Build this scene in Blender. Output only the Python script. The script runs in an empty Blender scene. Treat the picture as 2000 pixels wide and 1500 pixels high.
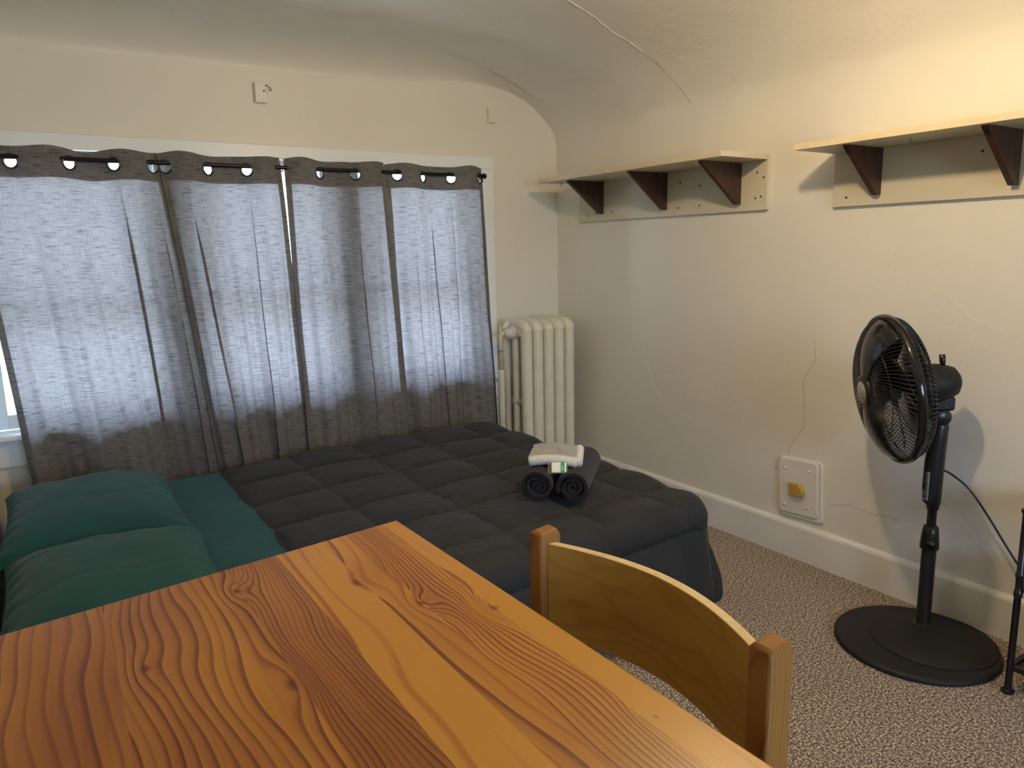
import bpy, bmesh, math, random
from mathutils import Vector, Matrix, noise
PI = math.pi
random.seed(7)
sc = bpy.context.scene
col = sc.collection

# ------------------------------------------------------------------ camera
cam = bpy.data.cameras.new('camera'); cam.sensor_width = 36.0
cam.lens = 36.0 * 1445.6 / 2000.0
cam.clip_start = 0.02
camo = bpy.data.objects.new('camera', cam); col.objects.link(camo)
yaw, pitch, roll = 0.571571, 0.17917, -0.020904
fw = Vector((math.sin(yaw)*math.cos(pitch), math.cos(yaw)*math.cos(pitch), -math.sin(pitch)))
rt = Vector((math.cos(yaw), -math.sin(yaw), 0)); up = rt.cross(fw)
r2 = math.cos(roll)*rt + math.sin(roll)*up
u2 = -math.sin(roll)*rt + math.cos(roll)*up
m = Matrix((r2, u2, -fw)).transposed().to_4x4(); m.translation = Vector((0, 0, 1.2))
camo.matrix_world = m
sc.camera = camo
vs = sc.view_settings
vs.view_transform = 'Standard'; vs.look = 'None'; vs.gamma = 1.0; vs.use_curve_mapping = False
vs.exposure = 0.2

# ------------------------------------------------------------------ world (overcast daylight)
SKY = 16.0
w = bpy.data.worlds.new('world'); sc.world = w; w.use_nodes = True
nt = w.node_tree; nt.nodes.clear()
wo = nt.nodes.new('ShaderNodeOutputWorld'); bg = nt.nodes.new('ShaderNodeBackground')
tc = nt.nodes.new('ShaderNodeTexCoord'); sx = nt.nodes.new('ShaderNodeSeparateXYZ'); rp = nt.nodes.new('ShaderNodeValToRGB')
nt.links.new(tc.outputs['Generated'], sx.inputs[0]); nt.links.new(sx.outputs[2], rp.inputs[0])
rp.color_ramp.elements[0].position = 0.0; rp.color_ramp.elements[0].color = (0.40, 0.49, 0.54, 1)
rp.color_ramp.elements[1].position = 0.12; rp.color_ramp.elements[1].color = (0.58, 0.76, 1.0, 1)
nt.links.new(rp.outputs[0], bg.inputs[0]); bg.inputs[1].default_value = SKY
nt.links.new(bg.outputs[0], wo.inputs[0])
# portals: guide the sky light through the window openings (they emit nothing)
for x0, x1 in ((-0.13, 0.452), (0.562, 1.174), (1.284, 1.87)):
    L = bpy.data.lights.new('window_portal', 'AREA'); L.shape = 'RECTANGLE'; L.size = x1-x0; L.size_y = 0.97
    L.cycles.is_portal = True
    o = bpy.data.objects.new('window_portal', L); col.objects.link(o)
    o.location = ((x0+x1)/2, 3.40, 1.09)
    o.rotation_euler = (-PI/2, 0, 0)
L = bpy.data.lights.new('window_portal', 'AREA'); L.shape = 'RECTANGLE'; L.size = 1.9; L.size_y = 1.05; L.cycles.is_portal = True
o = bpy.data.objects.new('window_portal', L); col.objects.link(o); o.location = (0.9, -2.03, 1.275); o.rotation_euler = (PI/2, 0, 0)   # portal of the added rear window, faces +Y

# ------------------------------------------------------------------ material helpers
class G:
    def __init__(s, name, rough=0.5, spec=0.5, coat=0.0, metal=0.0, sheen=0.0):
        s.m = bpy.data.materials.new(name); s.m.use_nodes = True
        s.t = s.m.node_tree; s.b = s.t.nodes['Principled BSDF']; s.out = s.t.nodes['Material Output']
        s.b.inputs['Roughness'].default_value = rough
        s.b.inputs['Specular IOR Level'].default_value = spec
        s.b.inputs['Metallic'].default_value = metal
        s.b.inputs['Coat Weight'].default_value = coat
        s.b.inputs['Sheen Weight'].default_value = sheen
        s._co = None
    def n(s, t, **k):
        x = s.t.nodes.new('ShaderNode'+t)
        for a, b in k.items(): setattr(x, a, b)
        return x
    def set(s, inp, v):
        if hasattr(v, 'is_output') or isinstance(v, bpy.types.NodeSocket): s.t.links.new(v, inp)
        elif isinstance(v, tuple) and len(v) == 3 and inp.type == 'RGBA': inp.default_value = (*v, 1)
        else: inp.default_value = v
    def co(s):
        if s._co is None: s._co = s.n('TexCoord').outputs['Object']
        return s._co
    def mp(s, scale=(1, 1, 1), loc=(0, 0, 0), rot=(0, 0, 0), v=None):
        x = s.n('Mapping'); s.set(x.inputs[0], v if v is not None else s.co())
        x.inputs['Scale'].default_value = scale; x.inputs['Location'].default_value = loc; x.inputs['Rotation'].default_value = rot
        return x.outputs[0]
    def noise(s, v, sc_=5, det=2, rough=0.5, dist=0.0, colr=False):
        x = s.n('TexNoise'); s.set(x.inputs['Vector'], v); x.inputs['Scale'].default_value = sc_
        x.inputs['Detail'].default_value = det; x.inputs['Roughness'].default_value = rough; x.inputs['Distortion'].default_value = dist
        return x.outputs['Color' if colr else 'Fac']
    def ma(s, op, a, b=0.0, c=0.0):
        x = s.n('Math', operation=op); s.set(x.inputs[0], a); s.set(x.inputs[1], b); s.set(x.inputs[2], c); return x.outputs[0]
    def ramp(s, f, pts):
        x = s.n('ValToRGB'); s.set(x.inputs[0], f); e = x.color_ramp.elements
        while len(e) < len(pts): e.new(0.5)
        for i, (p, c) in enumerate(pts): e[i].position = p; e[i].color = (*c, 1) if isinstance(c, tuple) else (c, c, c, 1)
        return x.outputs[0]
    def mix(s, f, a, b, bt='MIX'):
        x = s.n('Mix', data_type='RGBA', blend_type=bt); s.set(x.inputs[0], f); s.set(x.inputs[6], a); s.set(x.inputs[7], b); return x.outputs[2]
    def bump(s, h, strength=0.3, dist=0.01, prev=None):
        x = s.n('Bump'); s.set(x.inputs['Height'], h); x.inputs['Strength'].default_value = strength; x.inputs['Distance'].default_value = dist
        if prev is not None: s.set(x.inputs['Normal'], prev)
        return x.outputs[0]
    def col(s, c): s.set(s.b.inputs['Base Color'], c); return s
    def nrm(s, v): s.set(s.b.inputs['Normal'], v); return s
    def xyz(s, v=None):
        x = s.n('SeparateXYZ'); s.set(x.inputs[0], v if v is not None else s.co()); return x.outputs

def plain(name, c, rough=0.5, spec=0.5, nscale=0, namp=0.06, bump=0.0, bscale=60, **k):
    g = G(name, rough, spec, **k)
    if nscale:
        f = g.noise(g.co(), nscale, 3)
        a = tuple(x*(1-namp) for x in c); b = tuple(min(1, x*(1+namp)) for x in c)
        g.col(g.ramp(f, [(0.3, a), (0.7, b)]))
    else: g.col(c)
    if bump: g.nrm(g.bump(g.noise(g.co(), bscale, 3), bump, 0.004))
    return g.m

def wall_mat(name, c, rough=0.42):
    g = G(name, rough, 0.4)
    a = g.noise(g.co(), 1.3, 3); 
    g.col(g.ramp(a, [(0.3, tuple(x*0.965 for x in c)), (0.7, c)]))
    b1 = g.bump(g.noise(g.co(), 9, 4, 0.55), 0.22, 0.02)
    b2 = g.bump(g.noise(g.co(), 85, 2), 0.10, 0.004, b1)
    sp = g.n('TexVoronoi'); g.set(sp.inputs['Vector'], g.mp((1, 1, 1))); sp.inputs['Scale'].default_value = 7
    d = g.ramp(sp.outputs['Distance'], [(0.0, 1.0), (0.035, 0.0)])
    g.nrm(g.bump(d, 0.35, 0.004, b2))
    return g.m

M = {}
M['wall'] = wall_mat('cream_wall_paint', (0.80, 0.77, 0.69))
M['trim'] = plain('white_gloss_trim', (0.80, 0.79, 0.74), 0.35, nscale=6, namp=0.04, bump=0.15, bscale=30)
M['sash'] = plain('white_sash_paint', (0.83, 0.86, 0.87), 0.35, nscale=8, namp=0.03)
M['rad'] = plain('cream_radiator_paint', (0.72, 0.69, 0.57), 0.32, nscale=14, namp=0.05, bump=0.25, bscale=45)
# chipped pipe
g = G('chipped_pipe_paint', 0.5)
f = g.noise(g.mp((1, 1, 0.6)), 90, 3, 0.6)
g.col(g.ramp(f, [(0.60, (0.66, 0.56, 0.40)), (0.66, (0.10, 0.06, 0.035))])); M['pipe'] = g.m

# carpet
g = G('speckled_carpet', 1.0, 0.1, sheen=0.2)
f = g.ma('ADD', g.ma('MULTIPLY', g.noise(g.co(), 150, 2, 0.8), 0.62), g.ma('MULTIPLY', g.noise(g.mp((1, 1, 1), (3, 7, 1)), 380, 1), 0.38)); f2 = g.noise(g.co(), 2.2, 3)
cc = g.ramp(f, [(0.42, (0.030, 0.021, 0.015)), (0.475, (0.18, 0.132, 0.092)), (0.525, (0.42, 0.335, 0.245)), (0.585, (0.92, 0.79, 0.60))])
cc = g.mix(0.35, cc, g.ramp(f2, [(0.35, (0.78, 0.70, 0.62)), (0.65, (1, 1, 1))]), 'MULTIPLY')
g.col(cc); g.nrm(g.bump(f, 1.0, 0.008)); M['carpet'] = g.m

def wood(name, ramp_pts, knots, bands, tone, rough=0.33, coat=0.12, longaxis='Y', nsc=1.0, wob=0.15, rk=0.74, bk=0.55):
    """planks run along the long axis; growth rings bent round knots. bands: list of (x_edge, rings_per_m, tone_shift)"""
    g = G(name, rough, 0.35, coat=coat); g.b.inputs['Coat Roughness'].default_value = 0.22
    X, Y, Z = g.xyz()
    if longaxis == 'X': X, Y = Y, X
    if longaxis == 'Z': Y, Z = Z, Y
    if longaxis == 'XZ': X, Y, Z = Z, X, Y
    # plank-wise parameters by stepped ramp on x
    xs = [b[0] for b in bands]; lo, hi = xs[0], xs[-1] + 0.5
    def step(vals):
        x = g.n('ValToRGB'); x.color_ramp.interpolation = 'CONSTANT'
        g.set(x.inputs[0], g.ma('DIVIDE', g.ma('SUBTRACT', X, lo), hi-lo)); e = x.color_ramp.elements
        while len(e) < len(vals): e.new(0.5)
        for i, v in enumerate(vals): e[i].position = (xs[i]-lo)/(hi-lo); e[i].color = (v, v, v, 1)
        return x.outputs[0]
    freq = g.ma('MULTIPLY', step([b[1]/200 for b in bands]), 200)
    shift = step([b[2] for b in bands]); ofs = g.ma('MULTIPLY', step([random.random() for b in bands]), 9)
    cv = g.n('CombineXYZ'); g.set(cv.inputs[0], g.ma('MULTIPLY', X, 2.0*nsc)); g.set(cv.inputs[1], g.ma('MULTIPLY', Y, 1.0*nsc)); g.set(cv.inputs[2], g.ma('ADD', ofs, g.ma('MULTIPLY', Z, 2)))
    big = g.noise(cv.outputs[0], 1.6, 2, 0.45)
    v = g.ma('ADD', X, g.ma('MULTIPLY', g.ma('SUBTRACT', big, 0.5), wob))
    for (kx, ky, amp, sx_, sy_) in knots:
        a = g.ma('POWER', g.ma('DIVIDE', g.ma('SUBTRACT', X, kx), sx_), 2); b = g.ma('POWER', g.ma('DIVIDE', g.ma('SUBTRACT', Y, ky), sy_), 2)
        e_ = g.ma('POWER', 2.718, g.ma('MULTIPLY', g.ma('ADD', a, b), -1))
        v = g.ma('ADD', v, g.ma('MULTIPLY', e_, amp))
    ph = g.ma('MULTIPLY', v, freq)
    cv3 = g.n('CombineXYZ'); g.set(cv3.inputs[0], g.ma('MULTIPLY', X, 22)); g.set(cv3.inputs[1], g.ma('MULTIPLY', Y, 2.5)); g.set(cv3.inputs[2], ofs)
    ph = g.ma('ADD', ph, g.ma('MULTIPLY', g.noise(cv3.outputs[0], 1.0, 2), 0.9))
    fr = g.ma('FRACT', ph)
    ring = g.ramp(fr, [(0.0, 0.08), (0.58, 0.26), (0.86, 0.95), (0.94, 0.75), (1.0, 0.08)])
    cell = g.ma('SUBTRACT', ph, fr)
    wn = g.n('TexWhiteNoise'); wn.noise_dimensions = '1D'; g.set(wn.inputs['W'], cell)
    ring = g.ma('MULTIPLY', ring, g.ma('ADD', 0.30, g.ma('MULTIPLY', wn.outputs['Value'], 0.60)))
    cv2 = g.n('CombineXYZ'); g.set(cv2.inputs[0], g.ma('MULTIPLY', X, 260)); g.set(cv2.inputs[1], g.ma('MULTIPLY', Y, 7)); g.set(cv2.inputs[2], ofs)
    fine = g.noise(cv2.outputs[0], 1.0, 2)
    cvb = g.n('CombineXYZ'); g.set(cvb.inputs[0], g.ma('MULTIPLY', X, 9)); g.set(cvb.inputs[1], g.ma('MULTIPLY', Y, 2.2)); g.set(cvb.inputs[2], ofs)
    blot = g.noise(cvb.outputs[0], 1.0, 2)
    t = g.ma('ADD', g.ma('MULTIPLY', ring, rk), g.ma('MULTIPLY', g.ma('SUBTRACT', fine, 0.5), 0.16))
    t = g.ma('ADD', t, g.ma('MULTIPLY', g.ma('SUBTRACT', blot, 0.5), bk))
    t = g.ma('ADD', t, g.ma('SUBTRACT', shift, 0.5))
    for (kx, ky, amp, sx_, sy_) in knots:      # dark knot hearts
        a = g.ma('POWER', g.ma('DIVIDE', g.ma('SUBTRACT', X, kx), sx_*0.22), 2); b = g.ma('POWER', g.ma('DIVIDE', g.ma('SUBTRACT', Y, ky), sy_*0.16), 2)
        t = g.ma('ADD', t, g.ma('MULTIPLY', g.ma('POWER', 2.718, g.ma('MULTIPLY', g.ma('ADD', a, b), -1)), 0.5))
    g.col(g.ramp(t, ramp_pts))
    g.nrm(g.bump(fine, 0.05, 0.002))
    return g.m
pine = [(0.0, (0.53, 0.255, 0.034)), (0.22, (0.38, 0.145, 0.022)), (0.45, (0.24, 0.073, 0.016)), (0.75, (0.12, 0.031, 0.010)), (1.0, (0.06, 0.016, 0.007))]
M['table'] = wood('orange_pine_tabletop', pine,
    [(0.335, 0.93, 0.022, 0.030, 0.06), (0.382, 0.823, 0.022, 0.022, 0.04), (0.454, 0.757, 0.026, 0.026, 0.04), (0.186, 0.735, -0.024, 0.022, 0.07), (0.19, 1.00, 0.020, 0.020, 0.04), (0.464, 0.475, 0.018, 0.015, 0.03), (0.06, 0.86, 0.014, 0.02, 0.05)],
    [(-0.4, 62, 0.68), (0.03, 78, 0.65), (0.192, 165, 0.70), (0.264, 38, 0.38), (0.338, 55, 0.56), (0.382, 175, 0.52), (0.448, 45, 0.37)], 0)
M['table_leg'] = wood('pine_legs', pine, [], [(-0.6, 60, 0.5), (0.2, 80, 0.45)], 0, longaxis='Z')
oak = [(0.0, (0.50, 0.30, 0.07)), (0.4, (0.36, 0.195, 0.038)), (0.75, (0.23, 0.105, 0.019)), (1.0, (0.11, 0.040, 0.008))]
M['chair_post'] = wood('chair_oak_posts', [(0.0, (0.33, 0.150, 0.026)), (0.5, (0.22, 0.086, 0.015)), (1.0, (0.10, 0.038, 0.010))], [], [(-2.0, 170, 0.62), (3, 120, 0.5)], 0, rough=0.62, coat=0.0, longaxis='Z')
M['chair_slat'] = wood('chair_ply_slat', oak, [], [(-2.0, 42, 0.56), (3, 60, 0.5)], 0, rough=0.45, coat=0.0, longaxis='XZ', nsc=2.6, wob=0.22, rk=0.32, bk=0.95)
M['ply_edge'] = plain('pale_ply_edge', (0.70, 0.52, 0.24), 0.5, nscale=60, namp=0.12)

# curtain cloth
def cloth(name, trans, tcol, dcol):
    g = G(name, 0.9, 0.1)
    X, Y, Z = g.xyz()
    c1 = g.n('CombineXYZ'); g.set(c1.inputs[0], g.ma('MULTIPLY', X, 19)); g.set(c1.inputs[1], 0.0); g.set(c1.inputs[2], g.ma('MULTIPLY', Z, 270))
    slub = g.noise(c1.outputs[0], 1.0, 3, 0.7)
    c2 = g.n('CombineXYZ'); g.set(c2.inputs[0], g.ma('MULTIPLY', X, 420)); g.set(c2.inputs[1], 0.0); g.set(c2.inputs[2], g.ma('MULTIPLY', Z, 25))
    warp = g.noise(c2.outputs[0], 1.0, 2)
    c3 = g.n('CombineXYZ'); g.set(c3.inputs[0], g.ma('MULTIPLY', X, 260)); g.set(c3.inputs[1], 0.0); g.set(c3.inputs[2], g.ma('MULTIPLY', Z, 520))
    fine = g.noise(c3.outputs[0], 1.0, 2)
    s_ = g.ramp(slub, [(0.35, 0.38), (0.45, 0.88), (0.62, 1.10)])
    k = g.mix(1.0, s_, g.ramp(warp, [(0.3, 0.80), (0.7, 1.12)]), 'MULTIPLY')
    k = g.mix(1.0, k, g.ramp(fine, [(0.3, 0.82), (0.7, 1.14)]), 'MULTIPLY')
    dif = g.n('BsdfDiffuse'); g.set(dif.inputs[0], g.mix(1.0, k, dcol, 'MULTIPLY'))
    tr = g.n('BsdfTranslucent'); g.set(tr.inputs[0], g.mix(1.0, k, tcol, 'MULTIPLY'))
    tp = g.n('BsdfTransparent'); tp.inputs[0].default_value = (0.85, 0.87, 0.95, 1)
    bm_ = g.bump(slub, 0.35, 0.002); g.set(dif.inputs['Normal'], bm_)
    mx = g.n('MixShader'); mx.inputs[0].default_value = 0.5; g.t.links.new(dif.outputs[0], mx.inputs[1]); g.t.links.new(tr.outputs[0], mx.inputs[2])
    mx2 = g.n('MixShader'); mx2.inputs[0].default_value = trans; g.t.links.new(mx.outputs[0], mx2.inputs[1]); g.t.links.new(tp.outputs[0], mx2.inputs[2])
    g.t.links.new(mx2.outputs[0], g.out.inputs[0])
    return g.m
M['curtain'] = cloth('slubby_grey_curtain', 0.008, (0.222, 0.206, 0.218), (0.34, 0.325, 0.31))
M['header'] = cloth('curtain_header_lining', 0.0, (0.16, 0.15, 0.15), (0.26, 0.24, 0.22))

def fabric(name, c, rough=0.85, sheen=0.3, wr=0.25, weave=True, wscale=7):
    g = G(name, rough, 0.2, sheen=sheen)
    n1 = g.noise(g.co(), 5, 3)
    g.col(g.ramp(n1, [(0.3, tuple(x*0.9 for x in c)), (0.7, tuple(x*1.08 for x in c))]))
    b = g.bump(g.noise(g.mp((1, 1, 1)), wscale, 4, 0.6, 1.2), wr, 0.02)
    if weave: b = g.bump(g.noise(g.co(), 600, 1), 0.15, 0.001, b)
    g.nrm(b); return g.m
M['teal'] = fabric('teal_cotton', (0.015, 0.082, 0.093), 0.8, 0.08, 0.22, wscale=5)
M['char'] = fabric('charcoal_microfibre', (0.024, 0.0262, 0.029), 0.7, 0.06, 0.30, wscale=11)
M['navy'] = fabric('navy_base_cloth', (0.02, 0.03, 0.06), 0.8, 0.1, 0.1)
def terry(name, c, sc_=330):
    g = G(name, 1.0, 0.1, sheen=0.15); f = g.noise(g.co(), sc_, 2)
    g.col(g.ramp(f, [(0.3, tuple(x*0.6 for x in c)), (0.65, tuple(min(1, x*1.25) for x in c))])); g.nrm(g.bump(f, 0.9, 0.004)); return g.m
M['towel'] = terry('charcoal_terry', (0.019, 0.017, 0.020))
M['white_terry'] = terry('white_terry', (0.88, 0.86, 0.79), 500)
M['black'] = plain('satin_black_plastic', (0.010, 0.010, 0.011), 0.32, 0.5)
M['gloss'] = plain('gloss_black_plastic', (0.010, 0.010, 0.011), 0.12, 0.5)
M['matte'] = plain('matte_black_plastic', (0.012, 0.012, 0.012), 0.55, 0.3, nscale=60, namp=0.1)
M['badge'] = plain('silver_badge', (0.42, 0.43, 0.38), 0.35, metal=0.4, nscale=300, namp=0.35)
M['grey_label'] = plain('grey_label', (0.20, 0.21, 0.20), 0.5)
M['blade'] = plain('smoked_blade', (0.025, 0.025, 0.027), 0.14, 0.6)
M['rod'] = plain('dark_bronze_rod', (0.018, 0.013, 0.012), 0.3, metal=0.5)
M['ring'] = plain('dark_chrome_ring', (0.10, 0.11, 0.13), 0.2, metal=0.9)
M['lamin'] = plain('almond_laminate', (0.64, 0.59, 0.45), 0.42, nscale=10, namp=0.02)
M['lamedge'] = plain('laminate_edge', (0.67, 0.58, 0.39), 0.5, nscale=30, namp=0.03)
g = G('dark_walnut_bracket', 0.4); f = g.noise(g.mp((30, 30, 6)), 3, 4, 0.6)
g.col(g.ramp(f, [(0.3, (0.022, 0.009, 0.006)), (0.7, (0.075, 0.030, 0.017))])); M['walnut'] = g.m
M['hole'] = plain('screw_dark', (0.03, 0.025, 0.02), 0.6)
M['steel'] = plain('dull_steel', (0.35, 0.32, 0.27), 0.35, metal=0.9)
M['amber'] = plain('amber_plastic', (0.50, 0.33, 0.07), 0.35)
M['plate'] = plain('painted_plate', (0.78, 0.75, 0.68), 0.38, nscale=12, namp=0.03, bump=0.35, bscale=40)
M['soapw'] = plain('soap_wrapper', (0.85, 0.84, 0.72), 0.3)
M['soapg'] = plain('soap_green', (0.02, 0.36, 0.16), 0.3)
M['smoke_glass'] = plain('dark_grey_panel', (0.10, 0.10, 0.09), 0.35)
g = G('bulb_glow', 0.4); g.b.inputs['Emission Color'].default_value = (1.0, 0.75, 0.45, 1); g.b.inputs['Emission Strength'].default_value = 690.0; M['bulb'] = g.m
M['porcelain'] = plain('white_porcelain', (0.8, 0.8, 0.78), 0.2)
# window glass: clear pane, faint reflection
g = G('window_glass'); tp = g.n('BsdfTransparent'); gl = g.n('BsdfGlossy'); gl.inputs['Roughness'].default_value = 0.02
fr = g.n('Fresnel'); fr.inputs[0].default_value = 1.45; mx = g.n('MixShader'); g.t.links.new(fr.outputs[0], mx.inputs[0])
g.t.links.new(tp.outputs[0], mx.inputs[1]); g.t.links.new(gl.outputs[0], mx.inputs[2]); g.t.links.new(mx.outputs[0], g.out.inputs[0]); M['glass'] = g.m
g = G('clear_wrap'); tp = g.n('BsdfTransparent'); gl = g.n('BsdfGlossy'); gl.inputs['Roughness'].default_value = 0.15
mx = g.n('MixShader'); mx.inputs[0].default_value = 0.18; g.t.links.new(tp.outputs[0], mx.inputs[1]); g.t.links.new(gl.outputs[0], mx.inputs[2]); g.t.links.new(mx.outputs[0], g.out.inputs[0]); M['wrap'] = g.m

# ------------------------------------------------------------------ geometry helpers
def obj(name, bm, mat, parent=None, smooth=False, bevel=0.0, seg=2, sub=0, wn=False):
    me = bpy.data.meshes.new(name); bmesh.ops.recalc_face_normals(bm, faces=bm.faces[:]); bm.to_mesh(me); bm.free()
    for mm in (mat if isinstance(mat, (list, tuple)) else [mat]): me.materials.append(mm)
    o = bpy.data.objects.new(name, me); col.objects.link(o)
    if smooth:
        for p in me.polygons: p.use_smooth = True
    if bevel:
        b = o.modifiers.new('bevel', 'BEVEL'); b.width = bevel; b.segments = seg; b.limit_method = 'ANGLE'; b.angle_limit = 0.6
        for p in me.polygons: p.use_smooth = True
        me.set_sharp_from_angle(angle=0.6)
    if sub: s_ = o.modifiers.new('sub', 'SUBSURF'); s_.levels = sub; s_.render_levels = sub
    if parent is not None: o.parent = parent; o.matrix_parent_inverse = Matrix.Translation(-parent.location) if parent.type == 'EMPTY' else Matrix.Identity(4)
    return o
def tag(o, label=None, cat=None, group=None, kind=None):
    if label: o['label'] = label
    if cat: o['category'] = cat
    if group: o['group'] = group
    if kind: o['kind'] = kind
    return o
def thing(name, loc, label, cat, group=None):
    o = bpy.data.objects.new(name, None); col.objects.link(o); o.location = loc; o.empty_display_size = 0.05
    return tag(o, label, cat, group)
def box(bm, x0, x1, y0, y1, z0, z1, mi=0):
    r = bmesh.ops.create_cube(bm, size=1.0, matrix=Matrix.Translation(((x0+x1)/2, (y0+y1)/2, (z0+z1)/2)) @ Matrix.Diagonal((x1-x0, y1-y0, z1-z0, 1)))
    for f in {f for v in r['verts'] for f in v.link_faces}: f.material_index = mi
    return r['verts']
def frame_of(d):
    d = Vector(d).normalized(); a = Vector((0, 0, 1)) if abs(d.z) < 0.95 else Vector((1, 0, 0))
    x = d.cross(a).normalized(); y = d.cross(x).normalized(); return x, y, d
def tube(bm, pts, r, seg=10, caps=True, closed=False):
    pts = [Vector(p) for p in pts]; n = len(pts); rings = []
    rr = r if isinstance(r, (list, tuple)) else [r]*n
    x = None
    for i, p in enumerate(pts):
        if closed: d = pts[(i+1) % n]-pts[i-1]
        else: d = pts[min(i+1, n-1)]-pts[max(i-1, 0)]
        if d.length < 1e-9: d = Vector((0, 0, 1))
        d.normalize()
        if x is None: x, y, _ = frame_of(d)
        else:
            x = (x - d*x.dot(d)).normalized(); y = d.cross(x)
        y = d.cross(x)
        rings.append([bm.verts.new(p + (x*math.cos(2*PI*k/seg)+y*math.sin(2*PI*k/seg))*rr[i]) for k in range(seg)])
    for i in range(n if closed else n-1):
        a, b = rings[i], rings[(i+1) % n]
        for k in range(seg): bm.faces.new((a[k], a[(k+1) % seg], b[(k+1) % seg], b[k]))
    if caps and not closed:
        bm.faces.new(rings[0][::-1]); bm.faces.new(rings[-1])
def lathe(bm, prof, o=(0, 0, 0), axis=(0, 0, 1), seg=48, close=False):
    """prof: list of (radius, height along axis)"""
    x, y, d = frame_of(axis); o = Vector(o); rings = []
    for r, h in prof:
        if r < 1e-6: rings.append([bm.verts.new(o+d*h)])
        else: rings.append([bm.verts.new(o+d*h+(x*math.cos(2*PI*k/seg)+y*math.sin(2*PI*k/seg))*r) for k in range(seg)])
    for i in range(len(rings)-1 + (1 if close else 0)):
        a, b = rings[i], rings[(i+1) % len(rings)]
        for k in range(seg):
            k2 = (k+1) % seg
            if len(a) == 1 and len(b) == 1: continue
            if len(a) == 1: bm.faces.new((a[0], b[k], b[k2]))
            elif len(b) == 1: bm.faces.new((a[k], a[k2], b[0]))
            else: bm.faces.new((a[k], a[k2], b[k2], b[k]))
def grid(bm, f, nu, nv, keep=None, mi=0):
    V = [[bm.verts.new(f(i/nu, j/nv)) for j in range(nv+1)] for i in range(nu+1)]
    for i in range(nu):
        for j in range(nv):
            if keep is None or keep(V[i][j].co, V[i+1][j].co, V[i+1][j+1].co, V[i][j+1].co):
                fc = bm.faces.new((V[i][j], V[i+1][j], V[i+1][j+1], V[i][j+1])); fc.material_index = mi
    return V
def smooth(a, b, x):
    t = max(0.0, min(1.0, (x-a)/(b-a))); return t*t*(3-2*t)
def lerp(a, b, t): return a+(b-a)*t

# ------------------------------------------------------------------ ROOM
W, D, LX = 2.386, 3.234, -0.172      # right wall, window wall, left wall
ZC = 2.05                            # ceiling
YB, XL, YJ = -1.9, -1.5, 1.19         # back wall, far-left wall of the wider part, jog
bm = bmesh.new(); box(bm, XL-0.1, W+0.1, YB-0.1, D+0.14, -0.08, 0.0); tag(obj('floor', bm, M['carpet']), kind='structure')
# window wall with one wide opening
OX0, OX1, OZ0, OZ1 = -0.16, 1.896, 0.575, 1.603
bm = bmesh.new()
box(bm, LX-0.1, W+0.1, D, D+0.14, 0, OZ0-0.02); box(bm, LX-0.1, W+0.1, D, D+0.14, OZ1, ZC+0.15)
box(bm, LX-0.1, OX0, D, D+0.14, OZ0-0.02, OZ1); box(bm, OX1, W+0.1, D, D+0.14, OZ0-0.02, OZ1)
tag(obj('wall_back', bm, M['wall']), kind='structure')
# right wall, with the plaster cove sweeping into the ceiling
z0c = 1.725
KP = [(2.386, 1.725), (2.370, 1.782), (2.335, 1.828), (2.285, 1.872), (2.225, 1.915), (2.150, 1.952), (2.06, 1.984), (1.95, 2.012), (1.82, 2.034), (1.68, 2.047), (1.55, 2.05)]
prof = [(W, 0.0), (W, 0.6), (W, 1.2), (W, z0c-0.1)]
def catmull(P, n_):
    out = []
    for i in range(len(P)-1):
        a, b, c, d = [Vector(P[k]) for k in (max(0, i-1), i, i+1, min(len(P)-1, i+2))]
        for k in range(n_):
            s = k/n_; out.append(0.5*((2*b)+(-a+c)*s+(2*a-5*b+4*c-d)*s*s+(-a+3*b-3*c+d)*s**3))
    out.append(Vector(P[-1])); return out
cove = catmull(KP, 4); prof += [(p.x, p.y) for p in cove]
CX = 1.55
bm = bmesh.new()
ys = [YB-0.1, D+0.05]
vs_ = [[bm.verts.new((x, y, z)) for x, z in prof] for y in ys]
outer = [[bm.verts.new((W+0.1, y, z)) for z in (0.0, ZC+0.15)] + [bm.verts.new((CX, y, ZC+0.15))] for y in ys]
for k in range(len(prof)-1): bm.faces.new((vs_[0][k], vs_[0][k+1], vs_[1][k+1], vs_[1][k]))
for q in range(2): bm.faces.new([*vs_[q], outer[q][2], outer[q][1], outer[q][0]])
bm.faces.new((outer[0][0], outer[0][1], outer[1][1], outer[1][0])); bm.faces.new((outer[0][1], outer[0][2], outer[1][2], outer[1][1]))
wr = obj('wall_right', bm, M['wall'], smooth=True); wr.data.set_sharp_from_angle(angle=0.5); tag(wr, kind='structure')
# ceiling slab with a small cove down the window wall
bm = bmesh.new(); RY1, RZ1 = 0.24, 0.105
pr = [(YB-0.1, ZC), (YB+2, ZC), (2.0, ZC)] + [(D-RY1+RY1*math.sin(k/16*PI/2), ZC-RZ1+RZ1*math.cos(k/16*PI/2)) for k in range(17)]
def cov_z(x):
    if x <= CX: return ZC
    for p, q in zip(cove, cove[1:]):
        if q.x <= x <= p.x: return lerp(p.y, q.y, (p.x-x)/max(1e-6, p.x-q.x))
    return z0c
xs_ = [XL-0.1, 0.0, 0.8, 1.3, 1.5, CX]+[1.6, 1.7, 1.8, 1.9, 2.0, 2.1, 2.18]
V = []
for x in xs_:
    zt_ = cov_z(x); k = smooth(2.2, 1.45, x)
    V.append([bm.verts.new((x, y if y < 2.5 else D-(D-y)*(0.35+0.65*k), (zt_-0.0005 if x > CX else ZC)-(ZC-z)*k*1.0)) for y, z in pr])
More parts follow.
